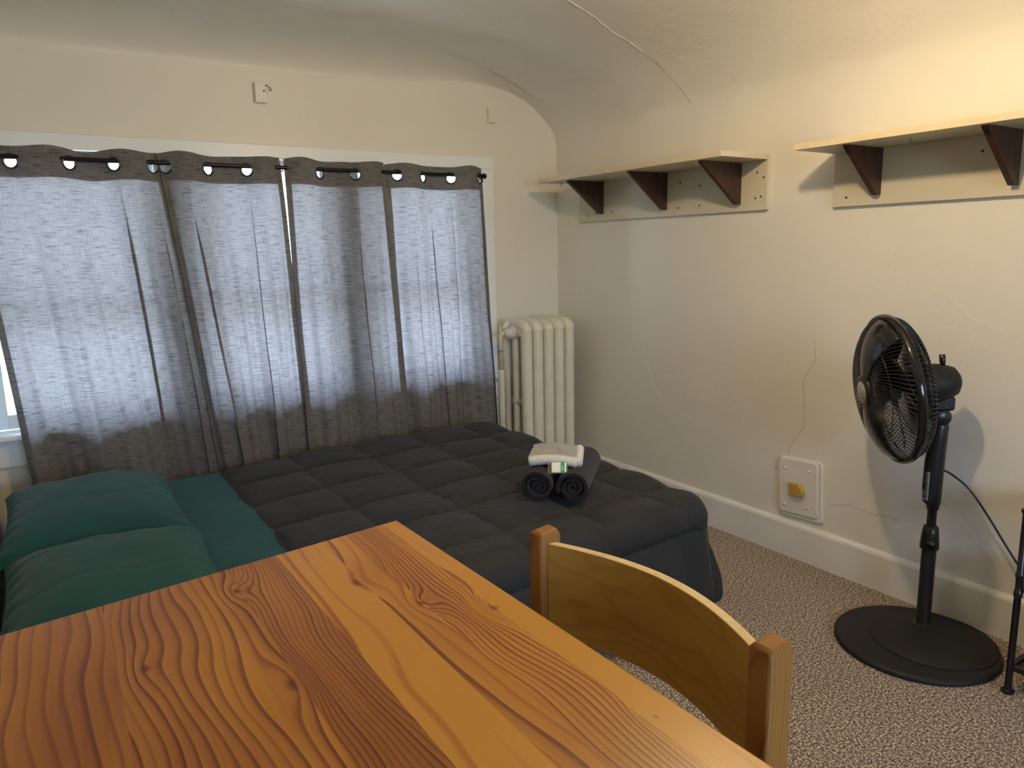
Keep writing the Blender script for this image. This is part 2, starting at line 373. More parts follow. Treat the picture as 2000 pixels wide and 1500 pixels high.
for i in range(len(xs_)-1):
    lo = 0 if xs_[i+1] <= CX else 3
    for k in range(lo, len(pr)-1): bm.faces.new((V[i][k], V[i][k+1], V[i+1][k+1], V[i+1][k]))
xs_ = xs_[:6]
T = [[bm.verts.new((x, y, ZC+0.12)) for y in (YB-0.1, D+0.02)] for x in xs_]
for i in range(5): bm.faces.new((T[i][0], T[i][1], T[i+1][1], T[i+1][0]))
ce = obj('ceiling', bm, M['wall'], smooth=True); ce.data.set_sharp_from_angle(angle=0.7); tag(ce, kind='structure')
bm = bmesh.new(); box(bm, LX-0.1, LX, YJ, D+0.05, 0, ZC+0.1); tag(obj('wall_left', bm, M['wall']), kind='structure')
bm = bmesh.new(); box(bm, XL, LX-0.1, YJ, YJ+0.1, 0, ZC+0.1); tag(obj('wall_alcove', bm, M['wall']), kind='structure')
bm = bmesh.new(); box(bm, XL-0.1, XL, YB-0.1, YJ+0.1, 0, ZC+0.1); tag(obj('wall_far_left', bm, M['wall']), kind='structure')
QX0, QX1, QZ0, QZ1 = 0.1, 1.70, 0.85, 1.68  # opening in the unseen rear wall for the added fill window
bm = bmesh.new(); box(bm, XL-0.1, W+0.1, YB-0.1, YB, 0, QZ0); box(bm, XL-0.1, W+0.1, YB-0.1, YB, QZ1, ZC+0.1); box(bm, XL-0.1, QX0, YB-0.1, YB, QZ0, QZ1); box(bm, QX1, W+0.1, YB-0.1, YB, QZ0, QZ1)
tag(obj('wall_front', bm, M['wall']), kind='structure')
# baseboards
def baseboard(name, pts, h=0.142, t=0.018):
    (xa, ya), (xb, yb), (nx, ny) = pts
    bm = bmesh.new(); n_ = 60 if name == 'baseboard_right' else 1
    pf = [(0.0, 0.0), (t, 0.0), (t, h-0.016), (t-0.003, h-0.008), (t-0.009, h-0.003), (0.0, h)]
    R = []
    for i in range(n_+1):
        x = lerp(xa, xb, i/n_); y = lerp(ya, yb, i/n_); wv = 0.0015*noise.noise(Vector((x*5, y*5, 1))) if n_ > 1 else 0
        R.append([bm.verts.new((x+nx*(o_+wv*(o_ > 0)), y+ny*(o_+wv*(o_ > 0)), z)) for o_, z in pf])
    for i in range(n_):
        for k in range(len(pf)): bm.faces.new((R[i][k], R[i][(k+1) % 6], R[i+1][(k+1) % 6], R[i+1][k]))
    bm.faces.new(R[0]); bm.faces.new(R[-1])
    return tag(obj(name, bm, M['trim']), kind='structure')
baseboard('baseboard_right', ((W, YB), (W, D), (-1, 0)))
baseboard('baseboard_back', ((LX, D), (W-0.02, D), (0, -1)))
baseboard('baseboard_left', ((LX, YJ), (LX, D-0.02), (1, 0)))
# plaster cracks: slightly raised, painted-over ridges
def crack(parent, pts, r=0.0016, mat='wall', jit=0.006, n_=6):
    P = [Vector(p) for p in pts]; out = []
    for i in range(len(P)-1):
        for k in range(n_):
            p = P[i].lerp(P[i+1], k/n_); j = Vector([noise.noise(p*31+Vector((q*9, 0, 0))) for q in range(3)])*jit
            out.append(p+j*(0 if (k == 0 and i == 0) else 1))
    out.append(P[-1])
    def snap(p):
        if abs(p.x-W) < 0.02 and p.z < z0c: p.x = W
        return p
    out = [snap(p) for p in out]
    bm = bmesh.new(); tube(bm, out, [r*(0.5+0.7*abs(noise.noise(q*40))+0.3) for q in out], 6); return obj('plaster_crack', bm, M[mat], parent, smooth=True)
M['crackdark'] = plain('dark_crack_line', (0.50, 0.45, 0.37), 0.6)  # darker tone used on some of the cracks
crack(ce, [(1.30, 2.0, ZC), (1.55, 2.13, ZC)], 0.002)
crack(wr, [(x, y, cov_z(x)) for x, y in ((1.55, 2.13), (1.68, 2.20), (1.82, 2.25), (1.95, 2.30), (2.06, 2.31), (2.14, 2.315))], 0.002, 'wall', 0.004, 4)
crack(wr, [(x, y, cov_z(x)) for x, y in ((2.14, 2.315), (2.20, 2.31), (2.26, 2.31), (2.31, 2.30), (2.35, 2.29), (2.372, 2.28))], 0.0016, 'crackdark', 0.002, 3)
def onwall(px_pts):
    return [(W, y, z) for y, z in px_pts]
CR = [[(2.66, 0.80), (2.58, 0.70), (2.52, 0.64), (2.50, 0.57), (2.42, 0.50), (2.32, 0.46), (2.22, 0.44), (2.16, 0.42)],
      [(1.66, 0.86), (1.65, 0.78), (1.70, 0.70), (1.69, 0.62)], [(1.70, 0.70), (1.60, 0.73), (1.52, 0.72)],
      [(1.69, 0.62), (1.69, 0.52), (1.74, 0.44), (1.75, 0.40)], [(1.28, 1.06), (1.20, 1.03), (1.12, 0.96), (1.04, 0.93)],
      [(2.06, 0.27), (1.98, 0.28), (1.93, 0.30)], [(1.56, 0.25), (1.50, 0.27), (1.40, 0.265), (1.30, 0.27)],
      [(1.28, 0.52), (1.18, 0.40), (1.05, 0.28), (0.96, 0.19)]]
for i, c in enumerate(CR): crack(wr, onwall(c), 0.0011, 'crackdark' if i in (1, 3, 6) else 'wall', 0.006)
crack(bpy.data.objects['wall_back'], [(1.30, D, 1.90), (1.30, D, 1.78), (1.302, D, 1.66)], 0.0009, 'wall', 0.001)

# ------------------------------------------------------------------ WINDOWS
def win(n_, x0, x1):
    t = bpy.data.objects.new('window_%d' % n_, None); col.objects.link(t); t.location = ((x0+x1)/2, 3.30, OZ0); tag(t, kind='structure')
    yi, yo = 3.285, 3.32; s = 0.034; zm = 1.035
    def sash(name, a, b, c, d, y0, y1, bot):
        bm = bmesh.new(); box(bm, a, a+s, y0, y1, c, d); box(bm, b-s, b, y0, y1, c, d); box(bm, a+s, b-s, y0, y1, c, c+bot); box(bm, a+s, b-s, y0, y1, d-s*0.9, d)
        o = obj(name, bm, M['sash'], t, bevel=0.002)
        bm = bmesh.new(); box(bm, a+s, b-s, (y0+y1)/2-0.002, (y0+y1)/2+0.002, c+bot, d-s*0.9); p = obj('pane', bm, M['glass'], o)
    sash('lower_sash', x0, x1, OZ0+0.002, zm+0.02, yi, yi+0.03, 0.055)
    sash('upper_sash', x0, x1, zm-0.02, OZ1-0.002, yi+0.034, yi+0.064, 0.04)
XW = [(-0.1545, 0.452), (0.562, 1.174), (1.284, 1.872)]
for i, (a, b) in enumerate(XW): win(i+1, a, b)
t4 = bpy.data.objects.new('window_4', None); col.objects.link(t4); t4.location = ((QX0+QX1)/2, YB, QZ0); tag(t4, kind='structure')  # unseen window added behind the camera to bring in fill light
bm = bmesh.new()
for a, b in ((QX0, QX0+0.05), (0.875, 0.925), (QX1-0.05, QX1)): box(bm, a, b, YB-0.07, YB-0.02, QZ0, QZ1)
for c, d in ((QZ0, QZ0+0.06), (QZ1-0.05, QZ1)):
    box(bm, QX0+0.05, 0.875, YB-0.07, YB-0.02, c, d); box(bm, 0.925, QX1-0.05, YB-0.07, YB-0.02, c, d)
obj('sash', bm, M['sash'], t4, bevel=0.002)
for a, b in ((QX0+0.05, 0.875), (0.925, QX1-0.05)):
    bm = bmesh.new(); box(bm, a, b, YB-0.047, YB-0.043, QZ0+0.06, QZ1-0.05); obj('pane', bm, M['glass'], t4)
bm = bmesh.new()
box(bm, OX0, OX0+0.005, 3.236, 3.37, OZ0, OZ1); box(bm, OX1-0.023, OX1, 3.236, 3.37, OZ0, OZ1)
for a, b in ((0.4535, 0.5605), (1.1755, 1.2825)): box(bm, a, b, 3.222, 3.37, OZ0, OZ1)
tag(obj('trim_1', bm, M['sash'], bevel=0.002), kind='structure')
bm = bmesh.new()   # casing: head and right side
box(bm, LX+0.001, 1.985, 3.214, D+0.001, OZ1-0.012, 1.648); box(bm, OX1-0.004, 1.985, 3.214, D+0.001, 0.578, OZ1-0.012)
tag(obj('trim_2', bm, M['sash'], bevel=0.003), kind='structure')
bm = bmesh.new()   # stool and apron
box(bm, LX+0.001, 2.0, 3.168, 3.285, 0.553, 0.577)
tag(obj('trim_3', bm, M['sash'], bevel=0.008, seg=3), kind='structure')
bm = bmesh.new(); box(bm, LX+0.001, 1.985, 3.214, D+0.001, 0.45, 0.553); tag(obj('trim_4', bm, M['sash'], bevel=0.003), kind='structure')

bm = bmesh.new()   # unseen eave, added outside to block high sky light from the curtain tops
V8 = [bm.verts.new(p) for p in ((-0.9, 3.375, 1.80), (2.9, 3.375, 1.80), (2.9, 4.3, 1.56), (-0.9, 4.3, 1.56), (-0.9, 3.375, 1.90), (2.9, 3.375, 1.90), (2.9, 4.3, 1.66), (-0.9, 4.3, 1.66))]
for q in ((0, 1, 2, 3), (4, 5, 6, 7), (0, 1, 5, 4), (1, 2, 6, 5), (2, 3, 7, 6), (3, 0, 4, 7)): bm.faces.new([V8[k] for k in q])
tag(obj('added_eave', bm, M['sash']), kind='structure')

# ------------------------------------------------------------------ CURTAIN ROD
RY, RZ = 3.15, 1.551
t = thing('curtain_rod', (0.85, RY, RZ), 'dark bronze curtain rod threaded through the grommets of the grey curtains', 'curtain rod')
bm = bmesh.new(); tube(bm, [(LX+0.004, RY, RZ), (0.5, RY, RZ), (1.2, RY, RZ), (1.885, RY, RZ)], 0.0085, 14); obj('pole', bm, M['rod'], t, smooth=True)
for fx in (1.890,):
    bm = bmesh.new(); lathe(bm, [(0, -0.004), (0.0125, -0.004), (0.0125, 0.008), (0.009, 0.012), (0, 0.013)], (fx, RY, RZ), (1, 0, 0), 20); obj('end_cap', bm, M['rod'], t, smooth=True)
for bx in (0.928, 1.872):
    bm = bmesh.new(); box(bm, bx-0.008, bx+0.008, 3.209, 3.214, RZ-0.03, RZ+0.03); box(bm, bx-0.005, bx+0.005, RY, 3.21, RZ-0.0155, RZ-0.0095); obj('bracket', bm, M['rod'], t, bevel=0.001)

# ------------------------------------------------------------------ CURTAINS
ZT, ZB, ZG = 1.588, 0.24, 1.537
def curtain(name, label, top, bot, knots, signs, gx, folds, seed, ybase=3.15, pw=0.85):
    """top/bot: x extents at top and bottom; knots: x where the wave crosses the rod; signs: which side each span bulges"""
    t = thing(name, ((top[0]+top[1])/2, ybase, ZB), label, 'curtain', 'grey grommet curtains on the window rod')
    wtop = top[1]-top[0]
    ks = [top[0]-1e-6]+[k for k in knots if top[0] < k < top[1]]+[top[1]+1e-6]
    def wave(x):
        for i in range(len(ks)-1):
            if x <= ks[i+1]:
                a, b = ks[i], ks[i+1]
                u = (x-a)/(b-a)
                if i == 0: v = math.sin(PI*(0.45+0.55*u))
                elif i == len(ks)-2: v = math.sin(PI*0.55*u)
                else: v = math.sin(PI*u)
                return signs[i]*v*min(1.0, (b-a)/0.11)
        return 0
    rng = random.Random(seed)
    ph = [rng.random()*6.28 for _ in range(8)]
    def P(s, v):
        # v 0 top .. 1 bottom
        z = lerp(ZT, ZB, v)
        x = lerp(lerp(top[0], bot[0], v**0.85), lerp(top[1], bot[1], v**pw), s)
        xt = lerp(top[0], top[1], s)
        a = 0.026*(1-0.72*smooth(0.02, 0.8, v))
        y = -a*wave(xt)
        lo = smooth(0.05, 0.6, v)
        y += smooth(0.5, 0.75, v)*0.016*math.sin(s*wtop*26+ph[4]+1.5*math.sin(s*wtop*9+ph[5]))
        y += lo*(0.010*math.sin(s*wtop*38+ph[0]+1.6*v)+0.006*math.sin(s*wtop*71+ph[1]-2*v)+0.003*math.sin(s*wtop*150+ph[2]))
        for (fs0, fs1, dep, wd) in folds:     # doubled-over pleats running down the panel
            c_ = lerp(fs0, fs1, v); d_ = (s-c_)/wd
            e = math.exp(-d_*d_)*smooth(0.03, 0.30, v)
            y += -dep*e; x += 0.9*dep*e*math.tanh(3*d_)*-1
        y += 0.002*noise.noise(Vector((x*9, z*7, seed)))*smooth(0, .1, v)
        ztop = 0.0035*math.sin(xt*33+ph[3])*(1-v)**8 + (0.004*wave(xt))*(1-v)**8
        return Vector((x, ybase+y-0.02*smooth(.3, 1.0, v), z+ztop))
    nu = max(60, int(wtop/0.0042)); 
    # find s for grommets
    gl = []
    for g_ in gx:
        s = (g_-top[0])/wtop; vg = (ZT-ZG)/(ZT-ZB)
        c = P(s, vg); tx = (P(min(1, s+0.01), vg)-P(max(0, s-0.01), vg)); tx.z = 0; tx.normalize(); gl.append((c, tx))
    def mk(va, vb, nv, dy, cut):
        bm = bmesh.new()
        def f(u, v): p = P(u, lerp(va, vb, v)); return p + Vector((0, dy, 0))
        def keep(a, b, c, d):
            q = (a+b+c+d)/4
            for (gc, tx) in gl:
                if (q-Vector((0, dy, 0))-gc).length < 0.0232: return False
            return True
        grid(bm, f, nu, nv, keep if cut else None); return bm
    vh = (ZT-1.482)/(ZT-ZB)
    bm = mk(0, vh, 26, 0, True)
    for g_ in []: pass
    hb = mk(0, vh, 26, 0.0035, True); hd = obj('header_band', hb, M['header'], t, smooth=True)
    b2 = mk(vh, 1, 110, 0, False)
    me_ = bpy.data.meshes.new('tmp'); b2.to_mesh(me_); b2.free(); bm.from_mesh(me_); bmesh.ops.remove_doubles(bm, verts=bm.verts[:], dist=0.0002)
    obj('cloth', bm, M['curtain'], t, smooth=True)
    # side hems, doubled cloth
    for (sa, sb) in ((0.0, 0.022/wtop), (1-0.022/wtop, 1.0)):
        bm = bmesh.new(); grid(bm, lambda u, v: P(lerp(sa, sb, u), v)+Vector((0, 0.003, 0)), 4, 120, lambda a, b, c, d: all(((a+b+c+d)/4-Vector((0, .003, 0))-gc).length > 0.0235 for gc, _ in gl)); obj('side_hem', bm, M['header'], t, smooth=True)
    for gc, tx in gl:
        nrm = tx.cross(Vector((0, 0, 1)))
        bm = bmesh.new(); x, y, d = frame_of(nrm)
        lathe(bm, [(0.0195, -0.002), (0.0205, 0.0042), (0.0235, 0.0052), (0.0268, 0.0035), (0.0275, 0.0), (0.0268, -0.0035), (0.0235, -0.0045), (0.0205, -0.0035)], gc+Vector((0, 0.0015, 0)), nrm, 36, close=True)
        obj('grommet', bm, M['ring'], t, smooth=True)
    return t
curtain('curtain', 'grey slub curtain panel nearest the left wall, window edge showing beside it', (-0.165, 0.460), (-0.062, 0.605),
        [-0.012, 0.162, 0.303, 0.432], [-1, 1, -1, 1, -1], [-0.012, 0.162, 0.303, 0.432], [(0.755, 0.70, 0.022, 0.035), (0.93, 0.90, 0.018, 0.03)], 3, 3.154)
curtain('curtain', 'grey slub curtain panel second from the left wall, between two dark gaps', (0.456, 0.916), (0.580, 0.962),
        [0.475, 0.629, 0.777, 0.893], [-1, 1, -1, 1, -1], [0.475, 0.629, 0.777], [(0.16, 0.26, 0.022, 0.06), (0.7, 0.62, 0.010, 0.03)], 11, 3.146, 0.6)
curtain('curtain', 'grey slub curtain panel third from the left wall, right of the bright slit', (0.934, 1.374), (0.945, 1.437),
        [0.945, 1.080, 1.237, 1.362], [-1, 1, -1, 1, -1], [1.080, 1.237], [(0.33, 0.42, 0.006, 0.02), (0.66, 0.66, 0.016, 0.06)], 23, 3.146)
curtain('curtain', 'grey slub curtain panel nearest the radiator at the rod end', (1.383, 1.877), (1.425, 1.935),
        [1.436, 1.563, 1.709, 1.867], [-1, 1, -1, 1, -1], [1.436, 1.563, 1.709, 1.862], [(0.42, 0.46, 0.010, 0.02), (0.22, 0.2, 0.006, 0.02), (0.65, 0.62, .006, .02), (0.94, 0.93, 0.014, 0.03)], 31)

# ------------------------------------------------------------------ wall bits
t = thing('hook_block', (0.882, D, 1.855), 'small white painted wooden block with dark hook, high above the curtains', 'wall hook')
bm = bmesh.new(); box(bm, 0.858, 0.906, D-0.024, D, 1.812, 1.892); obj('block', bm, M['trim'], t, bevel=0.003)
bm = bmesh.new(); tube(bm, [(0.900, D-0.022, 1.880), (0.904, D-0.034, 1.878), (0.915, D-0.042, 1.868), (0.917, D-0.046, 1.858), (0.911, D-0.046, 1.856), (0.909, D-0.043, 1.865)], 0.0017, 8); obj('hook', bm, M['hole'], t, smooth=True)
bm = bmesh.new(); lathe(bm, [(0, -0.001), (0.0035, -0.001), (0.0035, 0.001), (0, 0.001)], (0.893, D-0.0245, 1.858), (0, -1, 0), 12); obj('nail_hole', bm, M['hole'], t)
bm = bmesh.new(); box(bm, 1.966, 2.008, D-0.02, D, 1.812, 1.885)
tag(obj('wooden_block', bm, M['wall'], bevel=0.003), 'small cream painted block on the wall near the corner arch', 'block')

# ------------------------------------------------------------------ SHELVES
def shelf(label, y0, y1, py0, py1, xf, zt, zb, brk, holes, hooks):
    t = thing('wall_shelf', (W, (y0+y1)/2, zb), label, 'shelf', 'almond laminate shelves on the right wall')
    bm = bmesh.new(); box(bm, xf, W-0.0175, y0, y1, zt-0.0185, zt+0.001); o = obj('shelf_board', bm, M['lamin'], t, bevel=0.0012)
    bm = bmesh.new(); box(bm, W-0.0170, W-0.0005, py0, py1, zb, zt); o = obj('back_board', bm, M['lamin'], t, bevel=0.0012)
    bm = bmesh.new(); box(bm, xf-0.0012, xf, y0+0.001, y1-0.001, zt-0.018, zt+0.0005); obj('edge_banding', bm, M['lamedge'], t)
    for by, x_t, z_b in brk:
        bm = bmesh.new(); th = 0.019; pts = [(W-0.0175, zt-0.019), (x_t, zt-0.019), (x_t+0.004, zt-0.026), (W-0.040, z_b), (W-0.0175, z_b)]
        a = [bm.verts.new((x, by, z)) for x, z in pts]; b = [bm.verts.new((x, by+th, z)) for x, z in pts]
        bm.faces.new(a); bm.faces.new(b[::-1])
        for k in range(5): bm.faces.new((a[k], a[(k+1) % 5], b[(k+1) % 5], b[k]))
        obj('bracket', bm, M['walnut'], t, bevel=0.001)
    for hy, hz in holes:
        bm = bmesh.new(); lathe(bm, [(0.0, 0.0018), (0.003, 0.0018), (0.0042, 0.0006), (0.0042, 0)], (W-0.0170, hy, hz), (-1, 0, 0), 12); obj('screw', bm, M['hole'], t)
    for hx, hy, big in hooks:
        bm = bmesh.new(); z = zt-0.0185
        if big: pts = [(hx, hy+0.022, z-0.002), (hx, hy, z-0.004), (hx, hy, z-0.008), (hx-0.001, hy-0.008, z-0.014), (hx-0.002, hy-0.008, z-0.022), (hx-0.002, hy, z-0.025), (hx-0.002, hy+0.006, z-0.020)]
        else: pts = [(hx, hy, z+0.002), (hx, hy, z-0.012), (hx, hy-0.003, z-0.020), (hx-0.004, hy-0.008, z-0.022), (hx-0.008, hy-0.006, z-0.017)]
        tube(bm, pts, 0.0014, 7); obj('cup_hook', bm, M['steel'], t, smooth=True)
    return t
shelf('almond wall shelf with three dark triangular brackets, nearer the corner', 1.885, 3.018, 1.883, 3.020, 2.118, 1.532, 1.330,
      [(2.832, 2.155, 1.362), (2.405, 2.150, 1.358), (2.004, 2.145, 1.356)],
      [(2.77, 1.46), (2.77, 1.37), (2.96, 1.36), (2.89, 1.365), (2.33, 1.465), (2.34, 1.362), (2.22, 1.445), (2.22, 1.365), (1.93, 1.47), (1.90, 1.45), (1.935, 1.375), (1.91, 1.38)],
      [(2.18, 2.92, False), (2.22, 2.62, True), (2.28, 2.36, False)])
bpy.data.objects
shelf('almond wall shelf with dark brackets, above the black fan', 0.30, 1.607, 0.32, 1.606, 2.146, 1.519, 1.322,
      [(1.432, 2.175, 1.352), (1.026, 2.170, 1.350), (0.55, 2.170, 1.350)], [(1.555, 1.352), (1.13, 1.455), (0.7, 1.36), (0.45, 1.36)], [(2.235, 1.27, False)])

# ------------------------------------------------------------------ WALL PLATE
t = thing('wall_plate', (W, 1.68, 0.16), 'cream painted utility plate with amber cap above the baseboard', 'wall plate')
def rrect(cx, cz, w_, h_, r, rot, n_=5):
    pts = []
    for (sx_, sz_, a0) in ((1, 1, 0), (-1, 1, PI/2), (-1, -1, PI), (1, -1, 1.5*PI)):
        for k in range(n_+1):
            a = a0+k/n_*PI/2; pts.append((sx_*(w_/2-r)+r*math.cos(a), sz_*(h_/2-r)+r*math.sin(a)))
    c, s = math.cos(rot), math.sin(rot); return [(cx+x*c-z*s, cz+x*s+z*c) for x, z in pts]
def slab(name, pts, x0, x1, mat, parent, bev):
    bm = bmesh.new(); a = [bm.verts.new((x0, y, z)) for y, z in pts]; b = [bm.verts.new((x1, y, z)) for y, z in pts]; bm.faces.new(a); bm.faces.new(b[::-1]); n_ = len(pts)
    for k in range(n_): bm.faces.new((a[k], a[(k+1) % n_], b[(k+1) % n_], b[k]))
    return obj(name, bm, mat, parent, bevel=bev)
rot = -0.058
slab('backing_box', rrect(1.681, 0.281, 0.190, 0.236, 0.018, rot), W-0.010, W, M['plate'], t, 0.004)
slab('cover_plate', rrect(1.688, 0.286, 0.168, 0.214, 0.016, rot), W-0.016, W-0.0102, M['plate'], t, 0.003)
for sy, sz in ((1.748, 0.352), (1.640, 0.360), (1.745, 0.208), (1.640, 0.218)):
    bm = bmesh.new(); lathe(bm, [(0.0055, 0), (0.0055, 0.002), (0.003, 0.004), (0, 0.0045)], (W-0.016, sy, sz), (-1, 0, 0), 14); obj('screw', bm, M['plate'], t, smooth=True)
bm = bmesh.new(); pts = [(1.714, 0.304), (1.714, 0.256), (1.660, 0.256), (1.652, 0.272), (1.658, 0.290), (1.676, 0.304)]
cap = slab('amber_cap', pts, W-0.036, W-0.0162, M['amber'], t, 0.003); tag(cap, 'amber plastic cap'); bm.free()

# ------------------------------------------------------------------ RADIATOR
t = thing('radiator', (2.13, 3.04, 0), 'cream cast iron column radiator in the corner beside the curtain', 'radiator')
ns, pitchx, X0 = 5, 0.064, 1.995
yc = [2.965, 3.045, 3.125]; zt_, zb_ = 0.855, 0.12
for i in range(ns):
    x = X0+i*pitchx; bm = bmesh.new()
    cr = 0.0285
    for y in yc:                                # three columns, flattened tubes
        p = [(x, y, zb_+0.03+(zt_-zb_-0.07)*k/10) for k in range(11)]; tube(bm, p, cr if y != yc[1] else 0.027, 14, False)
    def loop(z, s):                              # rounded header joining the columns
        P_ = []
        for k in range(17):
            a = PI*k/16; P_.append((x, 3.045-math.cos(a)*0.08, z+s*math.sin(a)**0.7*0.028))
        tube(bm, P_, 0.0305, 14, True)
        tube(bm, [(x, 2.975, z-s*0.006), (x, 3.115, z-s*0.006)], 0.033, 12, True)
    loop(zt_-0.055+0.01, 1); loop(zb_+0.055, -1)
    zz = 0.46; tube(bm, [(x, 2.97, zz), (x, 3.0, zz-0.008), (x, 3.045, zz-0.01), (x, 3.09, zz-0.008), (x, 3.12, zz)], [0.020, 0.014, 0.028, 0.014, 0.020], 12)
    if i < ns-1: 
        for z in (zt_-0.05, zb_+0.05): tube(bm, [(x, 3.045, z), (x+pitchx, 3.045, z)], 0.026, 12)
    if i in (0, ns-1):
        for y in (yc[0], yc[2]): tube(bm, [(x, y, 0.001), (x, y, 0.06), (x, y, 0.14)], [0.022, 0.016, 0.022], 12)
    o = obj('section', bm, M['rad'], t, smooth=True); o.data.set_sharp_from_angle(angle=1.1)
bm = bmesh.new(); lathe(bm, [(0.0, 0.0), (0.034, 0.0), (0.034, 0.02), (0.027, 0.022), (0.027, 0.040), (0.020, 0.042), (0.020, 0.055), (0, 0.055)], (1.975, 3.045, 0.80), (-1, 0, 0), 16)
obj('bushing', bm, M['rad'], t, smooth=True).data.set_sharp_from_angle(angle=0.6)
bm = bmesh.new(); tube(bm, [(1.93, 3.045, 0.80), (1.912, 3.045, 0.80), (1.905, 3.045, 0.798), (1.899, 3.045, 0.79), (1.898, 3.045, 0.775), (1.898, 3.045, 0.62)], [0.012]*2+[0.0135]*2+[0.012]*2, 12)
tube(bm, [(1.898, 3.045, 0.795), (1.898, 3.045, 0.84)], [0.008, 0.005], 10)
o = obj('supply_pipe', bm, M['pipe'], t, smooth=True); tag(o, 'pipe with chipped paint')
bm = bmesh.new(); tube(bm, [(1.898, 3.045, 0.622), (1.898, 3.045, 0.61), (1.898, 3.045, 0.0)], [0.018, 0.0165, 0.0165], 14); obj('riser_sleeve', bm, M['rad'], t, smooth=True)

# ------------------------------------------------------------------ BED
BX0, BX1, BY0, BY1 = -0.145, 1.69, 1.63, 2.985
t = thing('bed', (0.8, 2.28, 0), 'low double bed under the window with navy base', 'bed')
bm = bmesh.new(); box(bm, BX0+0.01, BX1-0.02, BY0+0.02, BY1-0.02, 0.08, 0.20); obj('box_spring', bm, M['navy'], t, bevel=0.02, seg=3)
bm = bmesh.new(); box(bm, BX0, BX1, BY0, BY1, 0.201, 0.366); obj('mattress', bm, M['white_terry'], t, bevel=0.035, seg=4)
for lx in (BX0+0.08, BX1-0.1):
    for ly in (BY0+0.1, BY1-0.1):
        bm = bmesh.new(); lathe(bm, [(0.0, 0.0005), (0.02, 0.0005), (0.026, 0.08), (0, 0.08)], (lx, ly, 0), (0, 0, 1), 16); obj('leg', bm, M['matte'], t, smooth=True)
# fitted sheet: skin over the mattress
def rrd(x, y, x0, x1, y0, y1, R):
    """distance outside the inset rounded rectangle, and direction"""
    qx = min(max(x, x0+R), x1-R); qy = min(max(y, y0+R), y1-R); dx, dy = x-qx, y-qy; d = math.hypot(dx, dy)
    return qx, qy, dx, dy, d
def drape(x, y, rect, R, r, zt, amax=PI/2, wav=None, over=0):
    """lay a flat sheet point over a box top; r is the rounding radius of the edge"""
    x0, x1, y0, y1 = rect; qx, qy, dx, dy, d = rrd(x, y, x0, x1, y0, y1, R)
    if d <= R-r or d < 1e-6: return Vector((x, y, zt)), 0, (0, 0)
    nx, ny = dx/d, dy/d; e = d-(R-r); am = amax; arc = r*am
    if over:
        L_ = R+over; em = L_/max(abs(nx), abs(ny))-(R-r); e *= (L_-(R-r)+0.03*abs(nx*ny)*2)/em
    if e < arc: a = e/r; o_, z = r*math.sin(a), zt-r*(1-math.cos(a))
    else: o_, z = r*math.sin(am)+(e-arc)*math.cos(am), zt-r*(1-math.cos(am))-(e-arc)*math.sin(am)
    if wav: o_ += wav(x, y, max(0, e-arc*0.5))
    return Vector((qx+nx*(R-r+o_), qy+ny*(R-r+o_), z)), e, (nx, ny)
bm = bmesh.new()
rect = (BX0-0.004, BX1+0.004, BY0-0.004, BY1+0.004)
def fs(u, v):
    x = lerp(BX0-0.17, BX1+0.17, u); y = lerp(BY0-0.17, BY1+0.17, v)
    p, e, _ = drape(x, y, rect, 0.06, 0.035, 0.371)
    p.z += 0.0025*noise.noise(Vector((x*6, y*6, 0)))*(e < 0.03)
    # faint pulled creases near the comforter
    if e <= 0:
        for k, (cx, cy, an) in enumerate(((0.42, 2.05, 1.0), (0.40, 2.0, 1.15), (0.30, 2.55, 0.4))):
            tx, ty = math.cos(an), math.sin(an); a = (x-cx)*tx+(y-cy)*ty; b = -(x-cx)*ty+(y-cy)*tx
            p.z += 0.004*math.exp(-(b/0.008)**2-(a/0.10)**2)
    return p
grid(bm, fs, 220, 170); tag(obj('fitted_sheet', bm, M['teal'], smooth=True), 'teal fitted sheet stretched over the mattress, showing beside the pillows', 'bed sheet')

